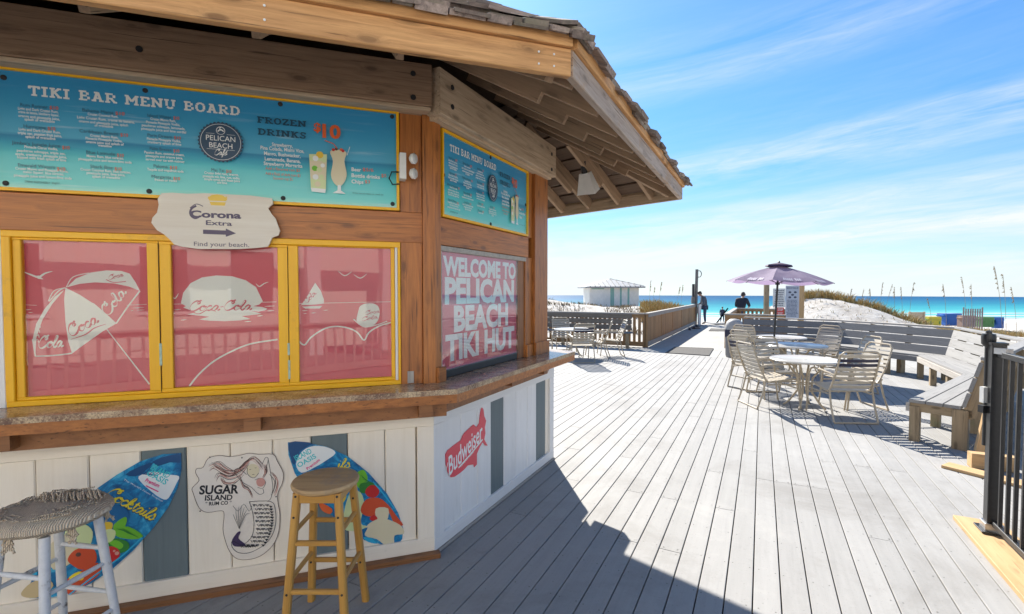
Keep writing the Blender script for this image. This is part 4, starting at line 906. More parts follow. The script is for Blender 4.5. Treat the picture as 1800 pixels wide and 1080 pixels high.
wprint(A2, WO, WIN[3], f4)
# ---- board signs hung on the wainscot
def sign(name, label, cat, a, off, outline, mat, th=.004, smooth=0, edge=None):
    pts = [wall(x, y, a, off) for x, y in outline]; 
    if smooth: pts = spline(pts, True, smooth)
    cx_ = sum(p[0] for p in pts) / len(pts); cz_ = min(p[1] for p in pts)
    o = thing(name, label, cat, tuple((C0 + dirv(a) * cx_ + nrm(a) * off).xy) + (cz_,), 0)
    mb = MB(); mb.prism(pts, -th, 0); mb.build('sign_board', mat, o, plane_M(a, off)); return o, pts
surfm = bpy.data.materials.new('surf_print'); nt = nodes(surfm); b = pr(nt, Roughness=.3)
b.inputs['Coat Weight'].default_value = .3
tc = N(nt, 'ShaderNodeTexCoord'); qn = N(nt, 'ShaderNodeTexNoise', i_Scale=9, i_Detail=7, i_Roughness=.7, i_Distortion=1.5); L(nt, tc.outputs['Object'], qn.inputs[0])
L(nt, ramp(nt, qn.outputs[0], [(.32, (.008, .07, .20)), (.46, (.012, .17, .38)), (.56, (.02, .30, .55)), (.68, (.10, .50, .68))]), b.inputs['Base Color'])
OFS = -.0125
s1o = [(318, 797), (319, 825), (312, 858), (295, 893), (268, 930), (235, 967), (196, 1002), (160, 1026), (122, 1043), (90, 1052), (52, 1052), (44, 1044), (60, 1012), (85, 972), (112, 925), (140, 888), (172, 858), (205, 835), (245, 812), (285, 799)]
o, _ = sign('surfboard_sign', 'surfboard shaped cocktails sign with yellow script, behind the wicker stool', 'sign', A1, OFS, s1o, surfm)
o['label'] = 'surfboard shaped cocktails sign leaning right, mostly behind the wicker topped stool'
def zl(x, y): return (x / 3.1775, y / 3.1775 + 740)
p = Print(A1, OFS + .0004); G = lambda l: [zl(*q) for q in l]
p.pxpoly(G([(1012, 185), (960, 190), (900, 205), (850, 228), (880, 255), (950, 232), (1008, 235)]), II['deep'])
p.pxpoly(G([(775, 310), (860, 285), (940, 300), (1000, 310), (985, 350), (960, 400), (930, 440), (885, 425), (840, 390), (795, 350)]), II['white'], smooth=3)
p.pxpoly(G([(700, 300), (770, 260), (860, 230), (810, 280), (760, 310)]), II['deep'], smooth=2)
for k in range(9):
    p.pxrib(G([(800 + 16 * k, 240 + 4 * k), (770 + 12 * k, 290 + 2 * k), (735 + 8 * k, 300 - 3 * k)]), .004, II['deep'], smooth=3, taper=True)
p.pxtext('ISLAND', zl(838, 268), zl(935, 322), .034, II['cyan'], .02); p.pxtext('OASIS', zl(815, 300), zl(922, 358), .032, II['cyan'], .02)
p.pxtext('Premium', zl(808, 338), zl(885, 372), .020, II['pink'], .03); p.pxrib([zl(815, 362), zl(885, 396)], .006, II['pink'], smooth=2)
p.pxtext("The World's Finest Tropical", zl(690, 330), zl(905, 452), .009, II['white'])
script(p, 'Cocktails', p.P(*zl(578, 425)), p.P(*zl(850, 560)), .034, II['navy'], wd=.42, shear=.1); script(p, 'Cocktails', p.P(*zl(582, 422)), p.P(*zl(852, 556)), .033, II['yellow'], wd=.24, shear=.1)
for l, cn in (([(540, 520), (600, 470), (690, 480), (720, 540), (650, 590), (570, 600)], 'blue'), ([(640, 575), (700, 535), (710, 560), (690, 600), (640, 610)], 'green'), ([(640, 600), (720, 590), (800, 640), (760, 660), (690, 655), (650, 640)], 'green'), ([(600, 670), (660, 655), (720, 680), (715, 720), (660, 740), (620, 710)], 'dkgreen'), ([(610, 680), (650, 665), (690, 690), (670, 715)], 'green'),
              ([(545, 600), (590, 565), (630, 570), (620, 610), (560, 625)], 'gold'), ([(560, 640), (600, 605), (645, 612), (640, 655), (600, 680)], 'limew'), ([(585, 740), (610, 700), (655, 710), (672, 745), (640, 785), (600, 790)], 'red'), ([(380, 590), (470, 575), (520, 620), (500, 700), (430, 720), (360, 690)], 'limew'), ([(270, 700), (370, 640), (420, 700), (400, 790), (300, 830), (280, 760)], 'cream'),
              ([(420, 720), (500, 700), (540, 740), (530, 800), (460, 830), (400, 800), (380, 770)], 'redor'), ([(380, 880), (470, 830), (545, 790), (560, 850), (470, 920), (385, 970)], 'redor'), ([(390, 870), (440, 840), (468, 855), (462, 888), (400, 885)], 'yellow'), ([(165, 860), (200, 820), (210, 870), (175, 890)], 'sky'), ([(120, 960), (180, 900), (260, 880), (300, 920), (230, 980), (150, 985)], 'tan')):
    p.pxpoly(G(l), II[cn], smooth=3)
p.pxrib(G([(385, 972), (540, 855), (680, 755), (795, 650)]), .008, II['sky'], smooth=4)
for (x, y, r) in ((655, 738, .010), (640, 725, .006), (440, 745, .012)): p.disc(p.P(*zl(x, y)), r, II['brown' if r > .011 else 'pinkish'], 10)
for k in range(6): p.pxrib(G([(650 + 8 * k, 600), (690 + 14 * k, 612 + 6 * k), (720 + 12 * k, 630 + 4 * k)]), .003, II['dkgreen'], smooth=2, taper=True)
p.build('sign_print', o)
s2o = [(506, 778), (540, 779), (575, 786), (610, 802), (648, 832), (680, 868), (700, 902), (709, 930), (707, 948), (697, 960), (682, 961), (655, 953), (615, 930), (575, 900), (540, 866), (518, 832), (507, 800)]
o, _ = sign('surfboard_sign', 'surfboard shaped cocktails sign leaning left, behind the yellow wooden stool', 'sign', A1, OFS, s2o, surfm)
def zr_(x, y): return (300 + x / 3.176, y / 3.176 + 740)
p = Print(A1, OFS + .0004); G = lambda l: [zr_(*q) for q in l]
p.pxpoly(G([(735, 170), (800, 140), (880, 150), (920, 180), (870, 220), (800, 262), (730, 290), (700, 240)]), II['white'], smooth=3)
p.pxpoly(G([(658, 122), (740, 118), (790, 130), (720, 170), (690, 250), (668, 200)]), II['deep'], smooth=2)
p.pxtext('ISLAND', zr_(700, 225), zr_(790, 178), .034, II['cyan'], .02); p.pxtext('OASIS', zr_(715, 262), zr_(815, 205), .030, II['cyan'], .02); p.pxtext('Premium', zr_(765, 275), zr_(835, 222), .018, II['pink'], .03)
script(p, 'ils', p.P(*zr_(930, 265)), p.P(*zr_(1000, 262)), .030, II['yellow'], wd=.28, shear=.1)
for l, cn in (([(1040, 290), (1080, 275), (1100, 330), (1060, 380), (1030, 340)], 'green'), ([(1060, 350), (1130, 345), (1160, 365), (1110, 400), (1060, 400)], 'dkgreen'), ([(1085, 395), (1110, 362), (1145, 362), (1165, 395), (1145, 425), (1105, 425)], 'red'), ([(1000, 400), (1060, 400), (1080, 470), (1060, 570), (1100, 590), (1050, 615), (960, 590)], 'limew'),
              ([(1060, 500), (1090, 440), (1160, 430), (1215, 470), (1260, 530), (1298, 582), (1250, 575), (1210, 500), (1150, 490), (1140, 530), (1090, 530)], 'redor'), ([(1145, 490), (1215, 490), (1205, 560), (1155, 560)], 'cream'), ([(1110, 545), (1135, 525), (1155, 545), (1130, 560)], 'red'), ([(1100, 580), (1170, 545), (1240, 560), (1290, 590), (1302, 630), (1250, 640), (1245, 690), (1200, 695), (1150, 660), (1085, 640)], 'cream'),
              ([(1050, 620), (1100, 595), (1080, 640), (1110, 660), (1155, 685), (1080, 665)], 'blue'), ([(1075, 650), (1120, 655), (1150, 685), (1100, 675)], 'sky'), ([(830, 455), (900, 490), (890, 520), (845, 500)], 'orange'), ([(920, 420), (975, 400), (975, 440), (940, 470)], 'gold')): p.pxpoly(G(l), II[cn], smooth=3)
p.pxrib(G([(1130, 340), (1190, 410), (1250, 490)]), .008, II['sky'], smooth=4)
for k in range(5): p.pxrib(G([(1060 + 6 * k, 300 + 12 * k), (1080 + 10 * k, 320 + 8 * k), (1110 + 8 * k, 345)]), .004, II['dkgreen'], smooth=2, taper=True)
p.build('sign_print', o)
# mermaid sign
mo = [(350, 845), (344, 832), (346, 824), (357, 822), (366, 806), (385, 801), (402, 803), (420, 801), (438, 797), (455, 799), (480, 799), (488, 812), (498, 832), (496, 850), (489, 865), (488, 880), (492, 905), (490, 935), (480, 958), (462, 975), (442, 983), (418, 983), (404, 970), (396, 950), (392, 930), (394, 905), (389, 898), (365, 901), (350, 893), (340, 868), (338, 858)]
mermp = plain('sign_offwhite', (.80, .73, .64), .45, .03)
o, pts = sign('mermaid_sign', 'white cut-out rum company sign with a pink-haired mermaid, between the two surfboard signs', 'sign', A1, OFS, mo, mermp, smooth=3)
p = Print(A1, OFS + .0004); G = lambda l: [zr_(*q) for q in l]; BK, PK, BR, PU = II['black'], II['pinkish'], II['brown'], II['purple']
p.ribbon(pts[2:] + pts[:2] + [pts[2]], .0028, BR, smooth=0)
p.pxtext('SUGAR', zr_(158, 410), zr_(378, 404), .050, BK, .035); p.pxtext('ISLAND', zr_(190, 445), zr_(344, 441), .031, BK, .03); p.pxtext('* RUM CO *', zr_(192, 474), zr_(340, 466), .021, BK, .03)
rs = random.Random(3)
hair = [[(520, 270), (470, 215), (420, 235), (370, 290), (310, 265), (270, 235), (220, 250)], [(510, 250), (460, 205), (400, 250), (340, 300), (290, 290), (240, 260), (215, 275)], [(430, 240), (380, 300), (320, 320), (270, 300), (250, 330)], [(440, 225), (390, 270), (330, 285), (280, 260), (235, 235)], [(400, 300), (350, 345), (300, 345), (280, 320)], [(380, 310), (400, 360), (430, 380), (450, 420)], [(560, 290), (590, 330), (585, 380), (570, 410)], [(525, 250), (530, 290), (515, 320)]]
for hh in hair:
    for k in range(5):
        dx, dy = rs.uniform(-12, 12), rs.uniform(-10, 10); p.pxrib(G([(x + dx, y + dy) for x, y in hh]), .0032, (BR, PK, BR, PK, BK)[k], smooth=5, taper=True)
skin_l = II['cream']
p.pxpoly(G([(425, 265), (450, 240), (485, 250), (495, 285), (470, 315), (440, 305)]), II['cream'], smooth=3)
for l in ([(430, 262), (428, 290), (445, 312), (470, 316), (492, 290)], [(440, 272), (450, 270)], [(470, 262), (480, 262)], [(455, 300), (468, 298)], [(425, 300), (380, 265), (358, 285), (400, 340), (450, 370), (480, 400)], [(525, 290), (545, 215), (530, 205), (512, 240)], [(545, 215), (560, 300), (570, 370), (560, 430), (540, 450)], [(470, 330), (500, 320), (530, 340), (515, 375), (485, 370)], [(480, 400), (500, 410), (520, 400), (515, 380)]): p.pxrib(G(l), .0022, BK, smooth=5)
p.pxpoly(G([(480, 330), (510, 318), (530, 340), (512, 365), (485, 360)]), PK, smooth=3)
# tail
tail = [(440, 450), (560, 450), (585, 500), (585, 580), (560, 650), (510, 700), (440, 735), (380, 735), (345, 705), (345, 670), (400, 690), (450, 650), (465, 590), (460, 520)]
p.pxrib(G(tail + [tail[0]]), .0028, BK, smooth=4)
p.pxpoly(G([(345, 660), (375, 620), (392, 620), (380, 655), (420, 690), (400, 700), (360, 700), (344, 685)]), PU, smooth=3)
for r_ in range(13):
    f_ = r_ / 12; cxx = 505 + 12 * math.sin(f_ * 3) - max(0, f_ - .55) * 190; cyy = 465 + 255 * min(f_, .85) + 10 * f_; wdd = 92 - 30 * f_
    n_s = 5
    for q in range(n_s):
        x = cxx - wdd / 2 + wdd * (q + .5 * (r_ % 2)) / n_s; p.pxrib(G([(x, cyy), (x + 8, cyy + 11), (x + 16, cyy)]), .0030, BK, smooth=3); 
        if q % 2 == r_ % 2: p.pxpoly(G([(x + 3, cyy), (x + 13, cyy), (x + 8, cyy + 8)]), BK)
for q in range(15): 
    f_ = q / 14; x, y = 548 + 20 * math.sin(f_ * 2.4) - 55 * f_ * f_, 470 + 215 * f_; p.pxpoly(G([(x, y), (x + 22, y + 2), (x + 12, y + 13)]), BK)
for q in range(7): p.pxrib(G([(385, 600), (360 + 10 * q, 540 - 3 * q), (350 + 16 * q, 470 + (q - 3) ** 2 * 5)]), .0022, BK, smooth=4, taper=True)
p.pxrib(G([(350, 470), (380, 500), (410, 460), (440, 500), (455, 470)]), .002, BK, smooth=3)
for (x, y) in ((222, 200), (400, 203), (168, 500), (590, 420)): p.disc(p.P(*zr_(x, y)), .004, BK, 8)
p.build('sign_print', o)
# red country-shaped sign on the white side
def z9(x, y): return (x / 3 + 700, y / 3 + 640)
bo = [(250, 478), (262, 455), (300, 425), (332, 402), (340, 380), (352, 362), (398, 320), (414, 334), (428, 312), (432, 270), (438, 238), (443, 230), (450, 240), (454, 275), (464, 300), (457, 335), (460, 365), (454, 398), (472, 432), (458, 430), (446, 412), (430, 440), (415, 475), (415, 530), (402, 545), (398, 530), (368, 535), (345, 560), (320, 580), (296, 596), (278, 598), (262, 570), (252, 530)]
o, _ = sign('beer_sign', 'red country-shaped beer sign with white script on the white wainscot', 'sign', A2, OFS, [z9(*q) for q in bo], ink['budred'])
p = Print(A2, OFS + .0004); p.pxtext('Budweiser', z9(268, 592), z9(452, 385), .135, II['white'], .012, .45)
p.pxrib([z9(318, 548), z9(380, 478), z9(445, 398)], .012, II['white'], smooth=2); p.pxtext('KING OF BEERS', z9(330, 545), z9(400, 465), .016, II['white']); p.pxrib([z9(262, 520), z9(252, 560), z9(240, 590), z9(250, 600), z9(262, 590)], .007, II['white']); p.build('sign_print', o)
# ragged white wood sign
co = [(266, 392), (268, 383), (276, 374), (279, 360), (277, 350), (284, 340), (302, 339), (330, 341), (360, 340), (400, 342), (440, 344), (478, 349), (480, 358), (471, 366), (477, 376), (484, 384), (488, 395), (492, 406), (489, 414), (478, 418), (474, 428), (470, 434), (452, 436), (420, 438), (385, 438), (350, 438), (320, 434), (306, 430), (298, 421), (288, 412), (276, 405)]
signw = wood('sign_whitewood', (.84, .78, .68), (.72, .64, .53), rough=.55, knots=.05, bmp=.4)
o, _ = sign('ragged_sign', 'ragged-edged white wooden beer sign with a gold crown and blue arrow over the middle window', 'sign', A1, .045, co, signw, th=.022)
p = Print(A1, .0454); NVY = II['purple']
p.pxpoly([(365, 348), (372, 343), (382, 342), (392, 344), (400, 350), (397, 354), (368, 353)], II['gold']); p.pxpoly([(368, 355), (397, 356), (395, 362), (371, 361)], II['gold'])
for x in (367, 374, 382, 390, 398): p.disc(p.P(x, 344.5 if x in (374, 390) else 347), .004, II['gold'], 8)
p.pxtext('Corona', (334, 381.5), (424, 384.5), .036, NVY, .04); p.pxrib([(345, 362), (336, 368), (335, 378), (343, 384), (352, 380)], .010, NVY, smooth=4); p.pxrib([(334, 366), (345, 359), (357, 363)], .004, NVY, smooth=4)
p.pxtext('Extra', (362, 395.5), (408, 397.5), .026, NVY, .02); p.pxpoly([(357, 404), (397, 405.5), (397, 402), (415, 410.5), (397, 416.5), (397, 413), (357, 411.5)], NVY)
p.pxtext('Find your beach.', (341, 432.5), (438, 434.5), .024, NVY, .0); p.build('sign_print', o)
# ---- emergency light on the post, flood light under the eave
P = thing('emergency_light', 'small white twin-headed emergency light on the cedar post beside the long menu board', 'light', tuple(q1(-.16, 2.37, .05)))
M = plane_M(A1, 0)
t_, z_ = wall(711, 294, A1, .05)
mb = MB(); mb.box((t_ - .012, z_, .045), (.038, .155, .075)); mb.build('case', whitep, P, M)
for dz in (.045, -.045):
    mb = MB(); mb.lathe([(.014, 0), (.030, .012), (.033, .03), (.030, .034)], 16, (0, 0, 0)); Mx = M @ Matrix.Translation((t_ + .03, z_ + dz + .0, .075)) @ Matrix.Rotation(R(58), 4, 'Y')
    h_ = mb.build('lamp_head', whitep, P, Mx, smooth=True); mb = MB(); mb.lathe([(.031, .034), (.024, .041), (0, .043)], 16); mb.build('lens', glassl, h_, Mx, smooth=True)
mb = MB(); mb.tube([q1(t_ - .03, z_ - .03, .04), q1(t_ - .075, z_ - .03, .03), q1(t_ - .09, z_ - .07, .03), q1(t_ - .07, z_ - .105, .03), q1(t_ - .03, z_ - .10, .03)], .004, 6); mb.build('cable', darkm, P, Matrix())
c = Vector((1.0, 5.35, 2.70)); r_ = ray(1030, 318); c = Vector((0, 0, EYE)) + r_ * 4.95
P = thing('flood_light', 'white hooded flood light mounted under the roof rafters', 'light', tuple(c))
Mx = Matrix.Translation(c) @ Matrix.Rotation(R(-30), 4, 'Z') @ Matrix.Rotation(R(28), 4, 'X')
mb = MB(); mb.v = []; mb.add([(-.10, -.06, -.13), (.10, -.06, -.13), (.10, .10, -.13), (-.10, .10, -.13), (-.055, -.02, .08), (.055, -.02, .08), (.055, .05, .08), (-.055, .05, .08)], [(0, 1, 5, 4), (1, 2, 6, 5), (2, 3, 7, 6), (3, 0, 4, 7), (4, 5, 6, 7), (0, 3, 2, 1)])
mb.build('hood', whitep, P, Mx); mb = MB(); mb.tube([(0, 0, .08), (0, 0, .2)], .03, 10); mb.build('mount', darkm, P, Mx)
# ================================================================== STOOLS
stoolw = wood('stool_honey', (.62, .33, .07), (.36, .165, .03), rough=.45, knots=.1, objvar=.12, bmp=.15, coat=.2)
seatw = wood('stool_seat', (.62, .42, .21), (.36, .22, .10), rough=.6, knots=.0, objvar=.1, bmp=.3, weather=((.34, .27, .20), .5))
P = thing('bar_stool', 'honey-yellow wooden stool with a round weathered seat in front of the wainscot', 'stool', (-.955, 2.42, 0))
B = WM[P.name]; H0 = .745
def lerp(a, b, t): return a + (b - a) * t
def sleg(sx_, sy_, z): k = 1 - z / H0; return Vector((sx_ * (.098 + .052 * k), sy_ * (.098 + .062 * k), z))
mb = MB(); mb.lathe([(0, H0 - .032), (.150, H0 - .032), (.162, H0 - .024), (.165, H0 - .012), (.160, H0 - .003), (.150, H0), (0, H0)], 40); mb.build('seat', seatw, P, B, smooth=True)
for sx_ in (-1, 1):
    for sy_ in (-1, 1):
        a, b_ = sleg(sx_, sy_, 0), sleg(sx_, sy_, H0 - .033); o = plank('leg', B @ a, B @ b_, .036, .036, stoolw, P, up=(0, 1, 0), bev=.007)
        mb = MB()
        for z in (.60, .235, .70): c = sleg(sx_, sy_, z) + Vector((0, -.0185, 0)); mb.tube([c, c + Vector((0, -.002, 0))], .006, 8)
        mb.build('screw_plug', darkm, o, B)
for z in (.24, .47):
    for (a, b_) in (((-1, -1), (1, -1)), ((-1, 1), (1, 1))): plank('stretcher', B @ sleg(*a, z), B @ sleg(*b_, z), .024, .024, stoolw, P, bev=.006)
for z in (.29, .52):
    for (a, b_) in (((-1, -1), (-1, 1)), ((1, -1), (1, 1))): plank('stretcher', B @ sleg(*a, z), B @ sleg(*b_, z), .022, .022, stoolw, P, bev=.006)
for (a, b_) in (((-1, -1), (1, -1)), ((-1, 1), (1, 1)), ((-1, -1), (-1, 1)), ((1, -1), (1, 1))): plank('apron_rail', B @ sleg(*a, .685), B @ sleg(*b_, .685), .045, .020, stoolw, P, up=(0, 1, 0) if a[1] == b_[1] else (1, 0, 0), bev=.003)
# wicker topped stool
wick = bpy.data.materials.new('wicker'); nt = nodes(wick); b = pr(nt, Roughness=.85)
tc = N(nt, 'ShaderNodeTexCoord'); wv = N(nt, 'ShaderNodeTexWave', i_Scale=42, i_Distortion=3.5, i_Detail=4); wv.bands_direction = 'X'; L(nt, tc.outputs['Object'], wv.inputs[0])
nw = N(nt, 'ShaderNodeTexNoise', i_Scale=45, i_Detail=6, i_Roughness=.75); L(nt, tc.outputs['Object'], nw.inputs[0])
cw = ramp(nt, wv.outputs[0], [(.1, (.58, .44, .30)), (.5, (.74, .60, .44)), (.9, (.84, .72, .55))]); cw = mix(nt, ramp(nt, nw.outputs[0], [(.34, .5), (.46, 0)]), cw, (.42, .30, .20)); L(nt, cw, b.inputs['Base Color']); bump(nt, b, wv.outputs[0], .9, .006)
chip = plain('paint_chipped', (.72, .72, .72), .5, .05, scale=30, dirt=((.16, .13, .11), .60), bmp=.3)
P = thing('wicker_stool', 'old stool with frayed wicker seat and chipped white round legs, at the left edge', 'stool', (-2.055, 2.10, 0)); B = WM[P.name] @ Matrix.Rotation(R(8), 4, 'Z')
WM['zzw'] = B; rs = random.Random(4)
mb = MB(); n = 56; prof = [(0, .68), (.16, .675), (.205, .688), (.222, .706), (.220, .724), (.20, .742), (.12, .752), (0, .755)]; vs = []
for r_, z in prof:
    for k in range(n):
        a = 2 * math.pi * k / n; rr = r_ * (1 + .02 * noise.noise(Vector((math.cos(a) * 3, math.sin(a) * 3, z * 9)))) ; sag = -.004 * math.cos(a - .6)
        x, y = rr * math.cos(a), rr * math.sin(a); vs.append((x, y * .93, z + .07 * y * 0 + sag * (rr / .24) + (.004 * noise.noise(Vector((x * 40, y * 40, 1))) if z > .7 else 0)))
mb.add(vs, [(i * n + k, i * n + (k + 1) % n, (i + 1) * n + (k + 1) % n, (i + 1) * n + k) for i in range(len(prof) - 1) for k in range(n)]); seat = mb.build('seat', wick, P, B, smooth=True)
mb = MB()                                                                   # rolled strands round the rim and frayed ends
for k in range(150):
    a = rs.uniform(0, 6.283); r0 = rs.uniform(.08, .19); z0 = .748 - max(0, r0 - .19) * .35; a2 = a + rs.uniform(-.8, .8); r1 = r0 + rs.uniform(-.02, .02); r1 = min(r1, .236)
    p0 = (r0 * math.cos(a), r0 * .93 * math.sin(a), z0 + rs.uniform(0, .006)); p1 = (r1 * math.cos(a2), r1 * .93 * math.sin(a2), .748 - max(0, r1 - .19) * .35 + rs.uniform(-.006, .012)); pm = tuple((u + v_) / 2 + rs.uniform(-.004, .006) for u, v_ in zip(p0, p1)); mb.tube([p0, pm, p1], rs.uniform(.0015, .004), 5)
for k in range(26):                                                         # raised twisted knot along the back of the seat
    x = -.10 + .009 * k; mb.tube([(x, .10 + rs.uniform(-.02, .02), .748), (x + .02, .07, .772 + rs.uniform(-.006, .01)), (x + .05, .03 + rs.uniform(-.02, .02), .757)], .004, 5)
tag(mb.build('wicker_strand', wick, seat, B, smooth=True), kind='stuff')
mb = MB()
for (x, y) in ((.15, -.1), (.17, .09), (-.05, -.15), (.02, .15)):
    for k in range(6): mb.tube([(x + rs.uniform(-.02, .02), y, .68), (x + rs.uniform(-.03, .03), y * 1.02, .655), (x + rs.uniform(-.025, .03), y * 1.05, .63 + rs.uniform(-.02, .01))], .005, 5)
tag(mb.build('rope_binding', wick, P, B), kind='stuff')
def wleg(a, z): k = 1 - z / .67; r_ = .155 + .075 * k; return Vector((r_ * math.cos(a), r_ * math.sin(a), z))
LG = [R(-62), R(28), R(118), R(208)]
for a in LG: mb = MB(); mb.tube([wleg(a, 0), wleg(a, .3), wleg(a, .67)], [.015, .0185, .019], 14); mb.build('leg', chip, P, B, smooth=True)
for i in range(4):
    for z in ((.50, .28) if i % 2 else (.43, .20)): mb = MB(); mb.tube([wleg(LG[i], z), (wleg(LG[i], z) + wleg(LG[(i + 1) % 4], z)) / 2, wleg(LG[(i + 1) % 4], z)], [.009, .0125, .009], 10); mb.build('stretcher', chip, P, B, smooth=True)
# ================================================================== PATIO CHAIRS AND TABLES
def chair(label, navy=()):
    P = thing('patio_chair', label, 'chair', (0, 0, 0)); B = WM[P.name]
    mb = MB(); r_ = .0125
    def pth(l, k=4): return [Vector(q) for q in l]
    rail = []
    for s_ in (-1, 1):
        side = [(s_ * .20, -.40, .93), (s_ * .235, -.392, .90), (s_ * .245, -.38, .86), (s_ * .25, -.30, .62), (s_ * .255, -.215, .44), (s_ * .255, -.17, .395), (s_ * .255, -.05, .40), (s_ * .255, .20, .435), (s_ * .25, .24, .425)]
        mb.tube(side, r_, 8)
        mb.tube([(s_ * .272, -.335, .012), (s_ * .272, -.26, .22), (s_ * .268, -.215, .42), (s_ * .268, -.235, .46)], r_, 8)
        mb.tube([(s_ * .28, .30, .012), (s_ * .28, .262, .3), (s_ * .285, .235, .56), (s_ * .285, .20, .63), (s_ * .285, .14, .655), (s_ * .285, -.05, .655), (s_ * .28, -.22, .64), (s_ * .262, -.30, .62)], r_, 8)
        mb.tube([(s_ * .272, -.19, .36), (s_ * .275, .25, .36)], r_ * .8, 6)
    mb.tube([(-.205, -.40, .93), (-.17, -.402, .94), (.17, -.402, .94), (.205, -.40, .93)], r_, 8)
    mb.tube([(-.272, -.335, .012), (.272, -.335, .012)], r_, 8); mb.tube([(-.25, .24, .425), (.25, .24, .425)], r_ * .9, 8); mb.tube([(-.26, -.20, .40), (.26, -.20, .40)], r_ * .9, 8)
    mb.tube([(-.28, .262, .3), (.28, .262, .3)], r_ * .8, 6)
    mb.build('frame', chairf, P, B, smooth=True)
    def strap(a, b_, i, m):
        l = 'navy vinyl strap' if m is strapn else None
        k = ('strap', m.name, a[3])
        mbs = MB(); (x0, y, z, _), nv = a, b_
        vs = []; nn_ = 6
        for j in range(nn_ + 1):
            x = -x0 + 2 * x0 * j / nn_; sg = .010 * (1 - (x / x0) ** 2); c = Vector((x, y, z)) - nv[1] * sg
            for (u, v_) in ((-.021, .0022), (.021, .0022), (.021, -.0022), (-.021, -.0022)): vs.append(c + nv[0] * u + nv[1] * v_)
        mbs.add(vs, [(4 * j + q, 4 * j + (q + 1) % 4, 4 * j + 4 + (q + 1) % 4, 4 * j + 4 + q) for j in range(nn_) for q in range(4)] + [(0, 3, 2, 1), (4 * nn_, 4 * nn_ + 1, 4 * nn_ + 2, 4 * nn_ + 3)])
        o = mbs.build('strap', m, P, B, smooth=False)
        if l: o['label'] = l
    for i in range(8):
        f_ = i / 7; z = .88 - f_ * .42; y = -.385 + f_ * .165; v = Vector((0, .165, -.42)).normalized(); nb = Vector((0, .42, .165)).normalized()
        strap((.262, y, z, i), (v, nb), i, strapn if i in navy else strapw)
    for i in range(7):
        f_ = i / 6; y = -.14 + f_ * .345; z = .397 + f_ * .036; v = Vector((0, 1, .1)).normalized(); nb = Vector((0, -.1, 1)).normalized(); strap((.266, y, z + .012, 20 + i), (v, nb), i, strapw)
    return P
chA = chair('cream strap patio chair at the left of the near right table, back to the kiosk')
chN = chair('strap patio chair with two navy straps, seen from behind at the near right table', (1, 2))
def face(x, y, tx, ty, extra=0): return -math.atan2(tx - x, ty - y) + R(extra)
T1 = Vector((4.28, 6.95, 0)); T2 = gp(1398, 607, .71); T3 = gp(1372, 593, .71); T4 = gp(1008, 579, .71)
def put(proto, x, y, tx, ty, label, group, extra=0, first=False):
    M = place(x, y, face(x, y, tx, ty, extra))
    if first: setp(proto, None, M); proto['group'] = group; return proto
    return copy_tree(proto, M, label, group)
GR = 'strap patio chairs around the right-hand tables'; GL = 'strap patio chairs around the left-hand tables'
for ch in (chA, chN):
    for c_ in ch.children: WM[c_.name] = Matrix()
put(chA, 3.86, 7.12, 9, 7.3, '', GR, first=True)
put(chN, 4.44, 6.42, 4.6, 9, '', GR, first=True)
put(chA, 5.02, 7.02, 0, 7.0, 'cream strap patio chair at the right side of the near right table, facing the kiosk', GR)
put(chA, 4.22, 7.68, 4.1, 3, 'cream strap patio chair on the far side of the near right table, facing the camera', GR)
put(chN, 4.28, 8.42, 6, 9.4, 'strap patio chair with navy straps directly behind the leftmost near chair', GR)
put(chA, 4.85, 9.5, 7, 10.2, 'cream strap patio chair left of the middle table, just behind the navy strap one', GR)
put(chA, 5.62, 11.1, 8, 12.6, 'tall-backed cream strap patio chair in front of the trash can', GR)
put(chA, 6.25, 9.75, 3, 8.5, 'cream strap patio chair right of the umbrella pole with its low curved arm showing', GR)
put(chA, 6.75, 10.55, 3, 9.3, 'cream strap patio chair farthest right at the umbrella table, against the shaded bench', GR)
put(chA, 5.75, 8.15, 2, 8.5, 'bluish shaded strap patio chair seen side-on between middle table and curved bench', GR)
put(chN, T4.x + .05, T4.y - .95, T4.x, T4.y, 'strap patio chair with navy straps seen from behind at the front of the left table', GL, extra=3)
put(chN, T4.x + 1.0, T4.y + .15, T4.x, T4.y, 'strap patio chair with navy straps right of the left table by the slatted bench', GL, extra=-10)
put(chA, T4.x - .15, T4.y + .95, T4.x, T4.y, 'cream strap patio chair behind the left table, facing the camera', GL)
put(chN, T4.x - .95, T4.y - .1, T4.x - .3, T4.y + .6, 'strap patio chair half hidden behind the kiosk end post', GL)
put(chA, T4.x + .55, T4.y - .25, T4.x + .2, T4.y, 'cream strap patio chair pushed in at the right of the left table', GL, extra=20)
def table(p, r_, label, group):
    P = thing('patio_table', label, 'table', (p.x, p.y, 0), 0, group); B = WM[P.name]
    mb = MB(); mb.lathe([(0, .690), (r_ - .02, .690), (r_, .698), (r_, .712), (r_ - .012, .722), (r_ - .03, .716), (.03, .716), (0, .716)], 48); mb.build('tabletop', tabletop, P, B, smooth=True)
    for k in range(4):
        a = R(45 + 90 * k); c, s_ = math.cos(a), math.sin(a); mb = MB()
        mb.tube([(c * r_ * .62, s_ * r_ * .62, .688), (c * .22, s_ * .22, .62), (c * .10, s_ * .10, .45), (c * .09, s_ * .09, .25), (c * .2, s_ * .2, .08), (c * .27, s_ * .27, .012)], .0145, 8); mb.build('leg', chairf, P, B, smooth=True)
    mb = MB(); mb.tube([(.10 * math.cos(R(15 * q)), .10 * math.sin(R(15 * q)), .36) for q in range(24)], .009, 6, closed=True); mb.build('leg_ring', chairf, P, B, smooth=True)
    mb = MB(); mb.lathe([(0, .7165), (.024, .7165), (.024, .7225), (0, .7225)], 16); mb.build('hole_cap', whitep, P, B)
    return P
